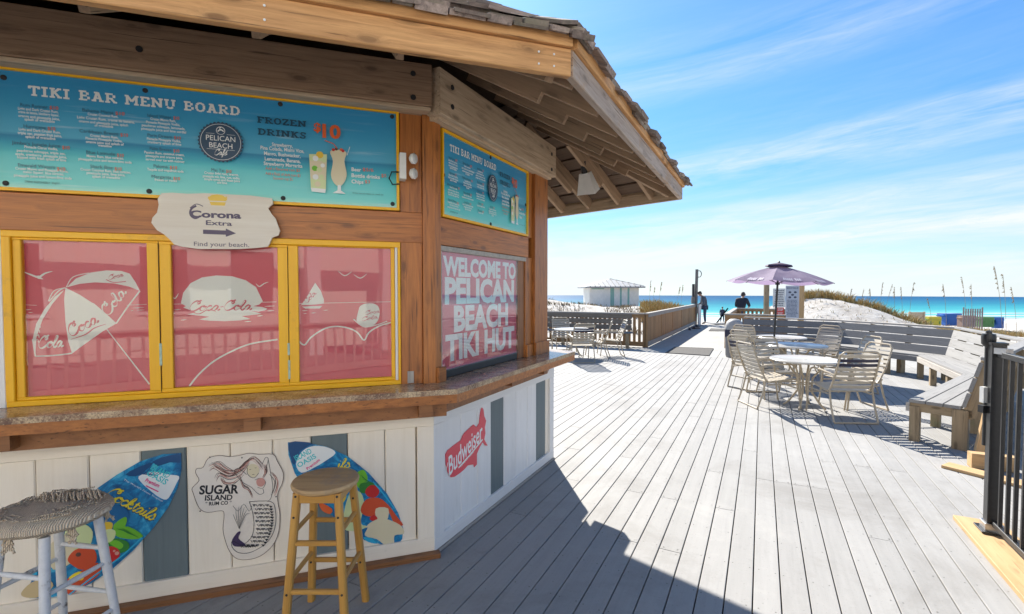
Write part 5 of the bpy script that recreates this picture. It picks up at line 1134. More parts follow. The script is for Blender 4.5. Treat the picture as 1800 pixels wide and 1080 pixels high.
table(T1, .46, 'round cream patio table nearest on the right, with the largest empty top', 'round cream patio tables')
table(T2, .52, 'round cream patio table between the nearest table and the umbrella table', 'round cream patio tables')
table(T3, .50, 'round cream patio table pierced by the purple umbrella pole', 'round cream patio tables')
table(T4, .50, 'round cream patio table on the left beyond the kiosk post', 'round cream patio tables')
# ---- umbrella
purp = bpy.data.materials.new('umbrella_purple'); nt = nodes(purp); b = pr(nt, Roughness=.8)
tc = N(nt, 'ShaderNodeTexCoord'); qn = N(nt, 'ShaderNodeTexNoise', i_Scale=5, i_Detail=5); L(nt, tc.outputs['Object'], qn.inputs[0])
L(nt, ramp(nt, qn.outputs[0], [(.3, (.24, .19, .28)), (.7, (.36, .30, .40))]), b.inputs['Base Color'])
trn = N(nt, 'ShaderNodeBsdfTranslucent'); trn.inputs[0].default_value = (.36, .27, .42, 1); mx_ = N(nt, 'ShaderNodeMixShader'); mx_.inputs[0].default_value = .4
outn = [q for q in nt.nodes if q.type == 'OUTPUT_MATERIAL'][0]; L(nt, b.outputs[0], mx_.inputs[1]); L(nt, trn.outputs[0], mx_.inputs[2]); L(nt, mx_.outputs[0], outn.inputs[0])
purpd = plain('umbrella_dark', (.05, .02, .06), .7, .1); 
P = thing('patio_umbrella', 'open purple patio umbrella with a dark vent cap over the far right table', 'umbrella', (T3.x - .17, T3.y, 0))
B = WM[P.name] @ Matrix.Rotation(R(2.6), 4, 'Y'); WM['zzu'] = B
mb = MB(); mb.tube([(0, 0, .02), (0, 0, 2.3)], .021, 12); mb.build('pole', blackm, P, B, smooth=True)
mb = MB(); mb.lathe([(0, 0), (.24, 0), (.24, .04), (.05, .07), (.04, .25), (0, .25)], 24); mb.build('base', darkm, P, WM[P.name])
NR = 8; RC = 1.03; ZC0, ZC1 = 1.915, 2.27; ph = R(11)
def can(k, f_, zoff=0):    # point along rib k
    a = ph + 2 * math.pi * k / NR; return Vector((math.cos(a) * RC * f_, math.sin(a) * RC * f_, ZC1 + (ZC0 - ZC1) * f_ + .03 * math.sin(f_ * math.pi) + zoff))
for k in range(NR):
    mb = MB(); vs = []; nu, nv = 8, 8
    for i in range(nu + 1):
        for j in range(nv + 1):
            f_ = .10 + .90 * i / nu; t_ = j / nv; a, b_ = can(k, f_), can(k + 1, f_); q = a.lerp(b_, t_); q.z -= .045 * math.sin(math.pi * t_) * f_; 
            if i == nu: q = q.lerp(Vector((0, 0, q.z)), .03 * math.sin(math.pi * t_))
            vs.append(q)
    mb.add(vs, [(i * 9 + j, i * 9 + j + 1, (i + 1) * 9 + j + 1, (i + 1) * 9 + j) for i in range(nu) for j in range(nv)]); c_ = mb.build('canopy_panel', purp, P, B, smooth=True)
    a, b_ = can(k, 1), can(k + 1, 1); mid = (a + b_) / 2; 
    vs_, fs_, x0_, x1_ = text_geo('LIVEPURPLE' if 0 else 'CROWN ROYAL'[:11], .02, 0) if False else text_geo('Cafe & Grill', .02, 0)
    if k in (4, 5, 6):
        mb = MB(); q0 = .2
        for j in range(9):
            t0_, t1_ = .26 + .052 * j, .26 + .052 * j + .036
            if j == 5: continue
            def pt_(t_, f_): a, b_ = can(k, f_), can(k + 1, f_); q = a.lerp(b_, t_); q.z -= .045 * math.sin(math.pi * t_) * f_; return q + Vector((math.cos(ph + 2 * math.pi * (k + .5) / NR), math.sin(ph + 2 * math.pi * (k + .5) / NR), .9)) * .006
            mb.add([pt_(t0_, .93), pt_(t1_, .93), pt_(t1_, .82 + .02 * (j % 2)), pt_(t0_, .82 + .02 * (j % 3))], [(0, 1, 2, 3)])
        tag(mb.build('canopy_lettering', MATS.get('lett') or plain('lett', (.52, .48, .56), .7), c_, B, fix=False), kind='stuff')
    mb = MB(); mb.tube([can(k, .02, -.02), can(k, .5, -.02), can(k, 1, -.012)], .006, 6); mb.build('rib', blackm, P, B)
    mb = MB(); mb.tube([(0, 0, 1.88), can(k, .52, -.025)], .005, 6); mb.build('strut', blackm, P, B)
mb = MB(); vs = [(math.cos(ph + 2 * math.pi * k / NR) * r_, math.sin(ph + 2 * math.pi * k / NR) * r_, z) for r_, z in ((.27, ZC1 - .03), (.25, ZC1 + .01), (.06, ZC1 + .055)) for k in range(NR)] + [(0, 0, ZC1 + .06)]
mb.add(vs, [(i * 8 + k, i * 8 + (k + 1) % 8, i * 8 + 8 + (k + 1) % 8, i * 8 + 8 + k) for i in range(2) for k in range(8)] + [(16 + k, 16 + (k + 1) % 8, 24) for k in range(8)]); mb.build('vent_cap', purpd, P, B)
mb = MB(); mb.lathe([(0, 0), (.02, 0), (.025, .02), (.01, .04), (0, .045)], 12, (0, 0, ZC1 + .055)); mb.build('finial', blackm, P, B)
mb = MB(); mb.lathe([(0, 0), (.045, 0), (.045, .05), (0, .05)], 12, (0, 0, 1.85)); mb.build('hub', blackm, P, B)
# ---- trash can
P = thing('trash_can', 'grey domed trash can with a navy band, at the end of the slatted bench', 'trash can', tuple(gp(1290, 628))); B = WM[P.name]
tcg = plain('bin_grey', (.24, .23, .22), .6, .1); tcl = plain('bin_lid', (.40, .39, .37), .55, .08)
mb = MB(); mb.lathe([(0, .0), (.19, .0), (.205, .05), (.215, .64), (0, .64)], 28); mb.build('barrel', tcg, P, B, smooth=True)
mb = MB(); mb.lathe([(.214, .52), (.226, .53), (.228, .72), (.20, .73)], 28); mb.build('liner_band', strapn, P, B, smooth=True)
mb = MB(); mb.lathe([(.0, .71), (.222, .71), (.226, .75), (.215, .83), (.18, .92), (.11, .985), (.0, 1.0)], 28); lid = mb.build('lid', tcl, P, B, smooth=True)
mb = MB(); mb.box((-.02, -.205, .80), (.2, .05, .10)); mb.build('flap', tcg, lid, B)
# ================================================================== CURVED BENCH
P = thing('curved_bench', 'long grey slatted bench wrapping round the right side of the deck', 'bench', (7.5, 9, 0))
inn = [xy(-.95, 14.55), Vector((7.75, 11.55, 0)), Vector((8.38, 9.22, 0)), Vector((7.12, 6.84, 0)), Vector((4.80, 5.08, 0))]     # line of the back at seat height
inn[0] = Vector((6.2, 12.85, 0))
def nl(a, b_): d = (b_ - a).normalized(); return Vector((-d.y, d.x, 0)) * -1       # towards the sitters
def offp(k, o):
    p = inn[k]
    if k == 0: return p + nl(inn[0], inn[1]) * o
    if k == len(inn) - 1: return p + nl(inn[-2], inn[-1]) * o
    a, b_ = nl(inn[k - 1], inn[k]), nl(inn[k], inn[k + 1]); return p + (a + b_) * (o / (1 + a.dot(b_)))
def lz(v, z): return Vector((v.x, v.y, z))
for k in range(4):
    n_ = nl(inn[k], inn[k + 1]); d_ = (inn[k + 1] - inn[k]).normalized()
    for j in range(3):                                                      # seat boards
        o0 = .065 + j * .15
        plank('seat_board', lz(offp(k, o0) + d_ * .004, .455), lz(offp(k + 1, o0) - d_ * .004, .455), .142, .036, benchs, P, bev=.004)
    for j in range(3):                                                      # back boards, leaning away
        z = .545 + j * .168; o0 = -.02 - (z - .45) * .26; up = n_ + Vector((0, 0, .26))
        plank('back_board', lz(offp(k, o0) + d_ * .003, z), lz(offp(k + 1, o0) - d_ * .003, z), .156, .034, benchg if k < 2 else benchs, P, up=up, bev=.004)  # far runs keep the shaded grey, near runs take the sunlit copy
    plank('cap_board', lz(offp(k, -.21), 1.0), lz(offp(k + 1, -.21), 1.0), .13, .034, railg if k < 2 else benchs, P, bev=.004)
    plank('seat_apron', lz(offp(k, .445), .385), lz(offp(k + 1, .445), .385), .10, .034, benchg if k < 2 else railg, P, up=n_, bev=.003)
    ln = (inn[k + 1] - inn[k]).length; m = max(2, int(ln / .75))
    for q in range(m + (1 if k == 3 else 0)):
        f_ = (q + (.12 if q == 0 else 0)) / m if not (k == 3 and q == m) else 1 - .045 / ln
        a = inn[k] + (inn[k + 1] - inn[k]) * f_; end = (k == 3 and q == m)
        tw_ = .09
        plank('front_leg', lz(a + n_ * .385, 0), lz(a + n_ * .385, .435 if not end else .40), .09, tw_, benchw, P, up=n_, bev=.004)
        plank('back_leg', lz(a - n_ * .0, 0), lz(a - n_ * .0, .43), .13, tw_, benchw, P, up=d_, bev=.004)
        plank('back_support', lz(a - n_ * (.085 if end else .125), .36), lz(a - n_ * (.222 if end else .262), .96), .16 if end else .12, .045, benchw, P, up=d_, bev=.004)
        plank('seat_beam', lz(a - n_ * .09, .39), lz(a + n_ * .43, .39), .05 if not end else .10, .09 if not end else .045, benchw, P, up=d_ if end else (0, 0, 1), bev=.003)
# slatted bench against the left rail
benchb = wood('bench_brown', (.24, .205, .165), (.15, .125, .10), rough=.85, objvar=.15, knots=.3)
Rc = gp(1136, 611); u_ = -N2; s_r, t_r = st(Rc.x, Rc.y)
P = thing('slatted_bench', 'grey slatted bench built against the left rail behind the patio chairs', 'bench', tuple(xy(s_r - 2.2, t_r - .3)))
for j in range(3): plank('back_board', xy(s_r - .42, t_r - .10 - (2 - j) * .02, .60 + j * .17), xy(s_r - 4.6, t_r - .10 - (2 - j) * .02, .60 + j * .17), .15, .03, benchb, P, up=-D2, bev=.004)
for j in range(3): plank('seat_board', xy(s_r - .35, t_r - .24 - j * .15, .46), xy(s_r - 4.6, t_r - .24 - j * .15, .46), .142, .035, benchg, P, bev=.004)
for q in range(5): plank('leg', xy(s_r - .45 - q * 1.03, t_r - .52, 0), xy(s_r - .45 - q * 1.03, t_r - .52, .44), .09, .09, benchw, P, up=D2)
# ---- rails
def railing(label, a, b_, solid=False, top=1.05, z0=0.0, gap=.115, bw=.085, mat=railw, th=.02, leanmat=None):
    P = thing('wood_railing', label, 'railing', tuple(a)); d_ = (b_ - a); ln = d_.length; d_.normalize(); n_ = Vector((d_.y, -d_.x, 0))
    m = max(1, round(ln / 2.2))
    for q in range(m + 1):
        c = a + d_ * (ln * q / m); plank('post', lz(c, z0 - .3), lz(c, z0 + top - .04), .09, .09, mat, P, up=n_)
    plank('top_rail', lz(a - d_ * .05, z0 + top - .02), lz(b_ + d_ * .05, z0 + top - .02), .14, .036, railg, P)
    plank('under_rail', lz(a, z0 + top - .085) + n_ * .055, lz(b_, z0 + top - .085) + n_ * .055, .09, .034, railg if solid else mat, P, up=n_); plank('bottom_rail', lz(a, z0 + .10) + n_ * .055, lz(b_, z0 + .10) + n_ * .055, .14, .034, railg if solid else mat, P, up=n_)
    t = .06
    while t < ln - .04:
        c = a + d_ * t + n_ * .022; plank('baluster', lz(c, z0 + .04), lz(c, z0 + top - .10), bw, th, mat, P, up=n_, bev=.002); t += gap
    return P
railing('warm brown board railing running along the left side of the beach walkway', Rc, xy(s_r, t_r + 11.6), solid=True, gap=.135, bw=.126)
railing('brown picket railing behind the left slatted bench', xy(s_r - 6.0, t_r), xy(s_r - .06, t_r), gap=.155, bw=.085)
RR0 = gp(1281, 628 + 0); a0 = Vector((6.45, 14.35, 0)); sr2, tr2 = st(a0.x, a0.y)
railing('short brown railing behind the trash can, along the right of the walkway', a0, xy(sr2, tr2 + 5.6), gap=.14, bw=.12, top=1.04)
railing('far brown picket railing under the purple umbrella', xy(sr2 + .1, tr2 + 5.6), xy(sr2 + 1.7, tr2 + 5.6), gap=.15, top=1.04)
railing('brown railing joining the trash can corner to the bench', a0, xy(sr2 + 1.5, tr2 + .05), gap=.15, top=1.04)
# ---- lamp post at the end of the walkway
lp = xy(s_r + .05, t_r + 11.75)
P = thing('lamp_post', 'thin grey post with a ring fixture where the railing ends by the standing man', 'post', tuple(lp)); c = lp
pg = plain('post_grey', (.17, .16, .15), .7, .15)
mb = MB(); mb.tube([c, c + Vector((.04, 0, 2.86))], .075, 10); mb.build('pole', pg, P, Matrix(), smooth=True)
mb = MB(); mb.tube([c + Vector((.15 + .13 * math.cos(R(30 * q)), 0, 2.62 + .17 * math.sin(R(30 * q)))) for q in range(12)], .022, 6, closed=True); mb.build('ring', pg, P, Matrix())
mb = MB(); mb.box(c + Vector((-.14, -.02, 1.62)), (.10, .12, .95)); mb.build('meter_box', darkm, P, Matrix())
mb = MB(); mb.box(c + Vector((-.16, -.05, 1.25)), (.16, .12, .36)); mb.build('junction_box', pg, P, Matrix())
wp = thing('white_post', 'white square post beside the lamp post at the walkway end', 'post', tuple(lp + Vector((.25, -.2, 0)))); plank('shaft', lp + Vector((.10, -.25, -.4)), lp + Vector((.10, -.25, .98)), .13, .13, paintw, wp, up=(0, 1, 0)); plank('cap', lp + Vector((.10, -.25, .981)), lp + Vector((.10, -.25, 1.03)), .17, .17, paintw, wp, up=(0, 1, 0))
# ---- door mats
matm = plain('doormat', (.095, .09, .085), .95, .3, scale=60, bmp=.6, dirt=((.30, .29, .27), .62))
def mat_(label, px4, name='door_mat'):
    pts = [gp(x, y, .01) for x, y in px4]; P = thing(name, label, 'mat', tuple(pts[0])); mb = MB(); c = sum(pts, Vector()) / 4
    mb.prism([(p.x, p.y) for p in pts], .004, .014); mb.build('pile', matm, P, Matrix())
    mb = MB(); 
    for i in range(4): mb.tube([lz(pts[i], .010), lz(pts[(i + 1) % 4], .010)], .012, 6)
    mb.build('edge', darkm, P, Matrix())
mat_('dark grey door mat across the walkway entrance beyond the deck boards', [(1170, 620.5), (1186, 610.5), (1254, 613), (1246, 625.5)])
mat_('small ribbed mat farther down the walkway before the trash can', [(1246, 582), (1250, 578), (1280, 579), (1278, 582.5)])
# ---- pile of shoes by the rail
SHOE = ['navy shoe nearest the deck by the brown board railing', 'black shoe second in the row along the brown railing', 'grey shoe in the middle of the shoe row', 'navy shoe just beyond the grey one by the railing', 'black shoe farther along the railing shoe row', 'grey shoe next to the last in the row', 'navy shoe at the far end of the row by the lamp post']
for i in range(7):
    c = xy(s_r + .28 + .12 * (i % 3), t_r + 7.6 + .42 * i, 0); P = thing('shoe', SHOE[i], 'shoe', tuple(c), R(30 * i), 'shoes left along the railing'); B = WM[P.name]
    mb = MB(); mb.lathe([(0, 0), (.05, 0), (.052, .02), (0, .02)], 12); mb.v = [(x * 1, y * 2.7, z) for x, y, z in mb.v]; mb.build('sole', whitep if i % 2 else darkm, P, B)
    mb = MB(); mb.lathe([(.045, .02), (.047, .05), (.036, .09), (.0, .095)], 12); mb.v = [(x, y * 2.4, z * (1.1 if y < 0 else .75)) for x, y, z in mb.v]; mb.build('upper', (strapn, darkm, tcg)[i % 3], P, B, smooth=True)
# ---- notice boards behind the bench
def textlines(mb_, x0, x1, z0, z1, y, n, rs, mi=0, w=.5):
    for i in range(n):
        z = z1 - (z1 - z0) * (i + .5) / n; a = rs.uniform(.0, .12) * (x1 - x0); b_ = rs.uniform(.0, .15) * (x1 - x0); h_ = (z1 - z0) / n * w / 2
        xx = x0 + a
        while xx < x1 - b_ - .01:
            wl = rs.uniform(.015, .05); mb_.add([(xx, y, z - h_), (min(xx + wl, x1 - b_), y, z - h_), (min(xx + wl, x1 - b_), y, z + h_), (xx, y, z + h_)], [(0, 1, 2, 3)], mi); xx += wl + .012
rs = random.Random(12)
def yz(x, y, Y): r_ = ray(x, y); k = Y / r_.y; return (r_.x * k, EYE + r_.z * k)
YS = 15.2
P = thing('notice_board', 'grey beach rules notice board on tan posts behind the dark bench, under the umbrella', 'sign', (9.0, YS, 0))
for (xa, xb, nm_, m_) in ((1403.5, 1412, 'post', ply), (1343, 1350.5, 'post', benchw)):
    xa_, xb_ = yz(xa, 550, YS)[0], yz(xb, 550, YS)[0]; plank(nm_, ((xa_ + xb_) / 2, YS, -.5), ((xa_ + xb_) / 2, YS, 1.98), xb_ - xa_, .09, m_, P, up=(0, 1, 0))
pb = plain('board_grey', (.40, .44, .52), .5, .04); tx = flat('board_text', (.05, .06, .10)); wt = flat('board_white', (.62, .63, .62)); rd = flat('board_red', (.55, .03, .03))
x0_, x1_ = yz(1379.5, 550, YS)[0], yz(1403, 550, YS)[0]
mb = MB(); mb.box(((x0_ + x1_) / 2, YS - .03, 1.35), (x1_ - x0_, .02, 1.08)); mb.build('rules_panel', pb, P, Matrix())
mb = MB(); textlines(mb, x0_ + .03, x1_ - .03, .9, 1.45, YS - .0405, 13, rs)
for (cx_, cz_) in ((.3, 1.68), (.7, 1.68), (.5, 1.60), (.3, 1.52), (.7, 1.52)): mb.add([(x0_ + (x1_ - x0_) * cx_ + .05 * math.cos(R(45 * q)), YS - .0405, cz_ + .035 * math.sin(R(45 * q))) for q in range(8)], [tuple(range(8))])
v_, f_, a_, b2 = text_geo('BEACH RULES', .02); kx = (x1_ - x0_ - .06) / (b2 - a_); mb.add([(x0_ + .03 + (x - a_) * kx, YS - .0405, 1.79 + y * .075) for x, y in v_], f_); tag(mb.build('panel_text', tx, P, Matrix(), fix=False), kind='stuff')
x0_, x1_ = yz(1357.5, 550, YS)[0], yz(1378.5, 550, YS)[0]
mb = MB(); mb.box(((x0_ + x1_) / 2, YS - .03, 1.50), (x1_ - x0_, .02, .60)); mb.build('notice_panel', wt, P, Matrix()); mb = MB(); textlines(mb, x0_ + .03, x1_ - .03, 1.24, 1.76, YS - .0405, 9, rs); tag(mb.build('panel_text', tx, P, Matrix(), fix=False), kind='stuff')
x0_, x1_ = yz(1364, 550, YS)[0], yz(1376.5, 550, YS)[0]
mb = MB(); mb.box(((x0_ + x1_) / 2, YS - .035, 1.06), (x1_ - x0_, .02, .27)); mb.build('warning_panel', rd, P, Matrix()); mb = MB(); textlines(mb, x0_ + .02, x1_ - .02, .94, 1.05, YS - .0455, 3, rs)
v_, f_, a_, b2 = text_geo('STOP', .03); kx = (x1_ - x0_ - .06) / (b2 - a_); mb.add([(x0_ + .03 + (x - a_) * kx, YS - .0455, 1.09 + y * .11) for x, y in v_], f_); tag(mb.build('panel_text', wt, P, Matrix(), fix=False), kind='stuff')
# ================================================================== BLACK GATE FENCE
gpost = gp(1743, 943); fs_, ft_ = st(gpost.x, gpost.y)
P = thing('gate_fence', 'black metal picket gate fence with a latch post at the right edge', 'fence', tuple(gpost))
f = lambda t, z, s_=0.0: xy(fs_ + s_, ft_ + t, z)
plank('post', f(0, .04), f(0, 1.335), .075, .075, blackm, P, up=N2, bev=.004); plank('post_cap', f(0, 1.336), f(0, 1.352), .088, .088, blackm, P, up=N2, bev=.004)
plank('base_plate', f(-.075, .045), f(.075, .045), .15, .012, blackm, P); plank('post_shoe', f(-.05, .075), f(.05, .075), .10, .05, chrome, P)
mb = MB(); lx = f(.055, 0, -.03)
mb.tube([(lx.x, lx.y, .62), (lx.x, lx.y, 1.32)], .020, 12); mb.build('latch_rod', blackm, P, Matrix(), smooth=True)
mb = MB(); mb.lathe([(0, 1.315), (.022, 1.315), (.038, 1.335), (.040, 1.385), (.036, 1.405), (.018, 1.407), (.016, 1.425), (0, 1.43)], 16, (lx.x, lx.y, 0)); mb.build('latch_knob', blackm, P, Matrix(), smooth=True)
c = f(.03, .98, -.055); mb = MB(); mb.box(c, (.03, .03, .11)); mb.build('latch_plate', whitep, P, Matrix()); mb = MB(); mb.box(f(.03, .88, -.055), (.04, .04, .05)); mb.build('latch_body', darkm, P, Matrix())
plank('top_rail', f(-.04, 1.275), f(-2.4, 1.275), .032, .038, blackm, P); plank('bottom_rail', f(-.04, .105), f(-2.4, .105), .032, .038, blackm, P)
for k in range(22): plank('picket', f(-.12 - .105 * k, .12), f(-.12 - .105 * k, 1.262), .021, .021, blackm, P, up=N2, bev=.002)
mb = MB(); mb.box(f(-.09, 1.30), (.05, .08, .04)); mb.build('hinge', chrome, P, Matrix())
a, b_ = gp(1675, 905, .035), gp(1800, 1060, .035); sa = st(a.x, a.y)
P = thing('threshold_plank', 'raw pine plank on the deck under the black gate fence', 'plank', tuple(a)); plank('plank', xy(sa[0] + .14, sa[1] + .0, .018), xy(sa[0] + .14, sa[1] - 2.6, .018), .28, .034, ply, P, bev=.003)
a = gp(1645, 815, .02); sa = st(a.x, a.y)
P = thing('loose_plank', 'loose pine offcut board on the deck at the foot of the bench end', 'plank', tuple(a)); a1 = gp(1655, 820, .015); a2_ = gp(1745, 843, .015); o2 = (a2_ - a1).normalized(); w_ = Vector((-o2.y, o2.x, 0)); plank('plank', a1 + w_ * .08, a2_ + w_ * .08 + o2 * .5, .17, .028, ply, P)
P = thing('timber_block', 'orange-brown timber block beside the black gate post', 'block', tuple(gp(1722, 822))); a = gp(1707, 822, 0); plank('block', a + Vector((0, .02, .075)), a + Vector((.3, -.12, .075)), .14, .10, ply, P, up=(0, 1, 0))
P = thing('timber_brace', 'leaning pine stud between the bench end and the black gate post', 'post', tuple(gp(1725, 810))); a = gp(1722, 806, 0); plank('stud', a + Vector((.03, .04, .06)), a + Vector((.12, .02, .60)), .075, .04, ply, P, up=(-.3, -1, 0))
# timber behind the fence
P = thing('back_timber_rail', 'tan timber rail glimpsed behind the black pickets', 'railing', tuple(gp(1795, 760)));
bs, bt = fs_ + .55, ft_ + .9
for z in (.28, .95, 1.25): plank('rail', xy(bs, bt, z), xy(bs + .9, bt - 1.6, z), .14, .035, ply, P, up=-N2)
for q in range(2): plank('post', xy(bs + .05 + .8 * q, bt - .1 - 1.4 * q, 0), xy(bs + .05 + .8 * q, bt - .1 - 1.4 * q, 1.3), .09, .09, ply, P, up=N2)
# ================================================================== PEOPLE
skinm = plain('skin', (.50, .28, .19), .55, .05); hairm = plain('hair_dark', (.03, .02, .016), .6, .1); jackm = plain('jacket_grey', (.11, .12, .14), .85, .1); jeanm = plain('jeans_navy', (.05, .08, .14), .85, .1)
blackc = plain('shirt_black', (.028, .03, .042), .85, .1); navyc = plain('clothes_navy', (.035, .05, .09), .85, .1); shoem = plain('shoe_dark', (.03, .028, .026), .7, .1); capm = plain('cap_brown', (.06, .045, .04), .8, .1)
def skin(name, pts, edges, rad, mat, parent, M, sub=2):
    me = bpy.data.meshes.new(name); me.from_pydata([tuple(p) for p in pts], edges, []); me.materials.append(mat)
    o = bpy.data.objects.new(name, me); COL.objects.link(o); setp(o, parent, M)
    m = o.modifiers.new('skin', 'SKIN'); m.use_smooth_shade = True
    if not me.skin_vertices: me.attributes.new('x', 'FLOAT', 'POINT')
    sv_ = me.skin_vertices[0].data if len(me.skin_vertices) else None
    for i, r_ in enumerate(rad):
        rr = r_ if isinstance(r_, tuple) else (r_, r_); sv_[i].radius = rr; sv_[i].use_root = (i == 0)
    s2 = o.modifiers.new('sub', 'SUBSURF'); s2.levels = sub; s2.render_levels = sub
    return o
def ensure_skin():
    pass
def person(label, loc, rz, J, top, legs, hair, cap=False, group=None):
    """J: joint dictionary in local metres, facing +Y"""
    P = thing('person', label, 'person', loc, rz); B = WM[P.name]; V = {k: Vector(v) for k, v in J.items() if k != 'cuff'}
    names, pts, ed, rad = {}, [], [], []
    def a(k, r_, par=None, p=None):
        names[k] = len(pts); pts.append(p if p is not None else V[k]); rad.append(r_)
        if par: ed.append((names[par], names[k]))
    a('pelvis', (.13, .10)); a('waist', (.125, .09), 'pelvis'); a('chest', (.15, .11), 'waist'); a('neck0', (.07, .06), 'chest'); a('neck', .05, 'neck0'); a('chin', (.065, .075), 'neck'); a('head', (.075, .092), 'chin'); a('crown', (.05, .065), 'head')
    for s_ in 'lr':
        a('sh' + s_, .062, 'chest'); a('el' + s_, .042, 'sh' + s_); a('wr' + s_, .027, 'el' + s_); d_ = (V['wr' + s_] - V['el' + s_]).normalized(); palm = V['wr' + s_] + d_ * .055; a('pa' + s_, (.038, .018), 'wr' + s_, palm)
        side = d_.cross(Vector((0, 0, 1))); side = side.normalized() if side.length > .1 else Vector((0, 1, 0)); dn = d_.cross(side)
        for q in range(4): a('f%d%s' % (q, s_), .009, 'pa' + s_, palm + d_ * (.045 - .006 * abs(q - 1.4)) + side * (.022 * (q - 1.5))); a('g%d%s' % (q, s_), .008, 'f%d%s' % (q, s_), palm + d_ * (.078 - .008 * abs(q - 1.4)) + side * (.022 * (q - 1.5)) + dn * .014)
        a('t' + s_, .010, 'wr' + s_, V['wr' + s_] + d_ * .03 + side * .04); a('u' + s_, .009, 't' + s_, V['wr' + s_] + d_ * .062 + side * .052)
        a('hp' + s_, .085, 'pelvis'); a('kn' + s_, .058, 'hp' + s_); a('an' + s_, .038, 'kn' + s_); a('to' + s_, (.038, .028), 'an' + s_)
    skin('body', pts, ed, rad, skinm, P, B)
    def cloth(nm, ks, es, rs_, m):
        idx = {k: i for i, k in enumerate(ks)}; return skin(nm, [V[k] for k in ks], [(idx[a_], idx[b_]) for a_, b_ in es], rs_, m, P, B)
    low = V['pelvis'] * .75 + V['waist'] * .25; V['hem'] = low
    cloth('jacket' if top is jackm else 'shirt', ['waist', 'hem', 'chest', 'neck0', 'shl', 'ell', 'wl', 'shr', 'elr', 'wrr_'] if False else ['waist', 'hem', 'chest', 'neck0', 'shl', 'ell', 'shr', 'elr', 'cl', 'cr'], [('waist', 'hem'), ('waist', 'chest'), ('chest', 'neck0'), ('chest', 'shl'), ('shl', 'ell'), ('ell', 'cl'), ('chest', 'shr'), ('shr', 'elr'), ('elr', 'cr')], [(.165, .13), (.165, .13), (.20, .165), .10, .095, .062, .095, .062, .045, .045], top) if V.update({'cl': V['ell'].lerp(V['wrl'], J.get('cuff', .9)), 'cr': V['elr'].lerp(V['wrr'], J.get('cuff', .9))}) is None else None
    V['al'] = V['knl'].lerp(V['anl'], .93); V['ar'] = V['knr'].lerp(V['anr'], .93)
    cloth('trousers', ['pelvis', 'hpl', 'knl', 'al', 'hpr', 'knr', 'ar'], [('pelvis', 'hpl'), ('hpl', 'knl'), ('knl', 'al'), ('pelvis', 'hpr'), ('hpr', 'knr'), ('knr', 'ar')], [(.15, .12), .10, .075, .06, .10, .075, .06], legs)
    for s_ in 'lr': cloth('shoe', ['an' + s_, 'to' + s_], [('an' + s_, 'to' + s_)], [(.055, .05), (.05, .035)], shoem)
    hd, cr = V['head'], V['crown']; up = (cr - V['chin']).normalized(); fw = V['toface'] if 'toface' in V else Vector((0, 1, 0)); fw = (fw - up * fw.dot(up)).normalized(); sd_ = up.cross(fw)
    Mh = Matrix((sd_, fw, up)).transposed().to_4x4(); Mh.translation = hd
    mb = MB(); mb.lathe([(0, .115), (.05, .105), (.083, .07), (.094, .02), (.09, -.03), (.07, -.07), (0, -.075)], 14); mb.v = [(x * .92, y * 1.08 - .022 - max(0, -z) * .35, z + .012) for x, y, z in mb.v]; mb.build('cap' if cap else 'hair', hair, P, B @ Mh, smooth=True)
    mb = MB(); mb.lathe([(0, -.02), (.012, -.012), (.008, .012), (0, .02)], 6, (0, .098, -.02)); mb.build('nose', skinm, P, B @ Mh, smooth=True)
    for s_ in (-1, 1):
        mb = MB(); mb.lathe([(0, -.012), (.01, -.004), (.01, .004), (0, .012)], 8, (s_ * .032, .082, .008)); mb.build('eye', hairm, P, B @ Mh); mb = MB(); mb.lathe([(0, -.03), (.014, -.015), (.016, .015), (0, .03)], 8, (s_ * .088, -.005, -.01)); mb.build('ear', skinm, P, B @ Mh)
    mb = MB(); mb.box((0, .088, -.055), (.045, .012, .008)); mb.build('mouth', plain('lips', (.35, .13, .11), .5) if 'lips' not in MATS else MATS['lips'], P, B @ Mh)
    if cap: mb = MB(); mb.prism([(-.08, .06), (-.07, .13), (0, .17), (.07, .13), (.08, .06)], .035, .047); mb.build('cap_brim', hair, P, B @ Mh)
    return P
# man at the walkway end, raising one bent knee and looking down at his foot
fp = gp(1243, 571)
person('person in a grey hooded jacket standing on one leg, head bowed, beside the lamp post', (fp.x - .02, fp.y + .3, 0), R(82), dict(
    pelvis=(0, -.02, .93), waist=(0, 0, 1.08), chest=(0, .07, 1.30), neck0=(0, .13, 1.45), neck=(0, .17, 1.50), chin=(0, .25, 1.53), head=(0, .27, 1.60), crown=(0, .28, 1.68), toface=(0, .8, -.7),
    shl=(-.19, .07, 1.38), ell=(-.22, .10, 1.10), wrl=(-.16, .30, .95), shr=(.19, .07, 1.38), elr=(.22, .12, 1.10), wrr=(.14, .36, .98),
    hpl=(-.10, 0, .88), knl=(-.10, .02, .50), anl=(-.10, -.02, .09), tol=(-.10, .16, .04), hpr=(.10, 0, .88), knr=(.12, .42, .80), anr=(.06, .20, .46), tor=(.05, .32, .34)), jackm, jeanm, hairm)
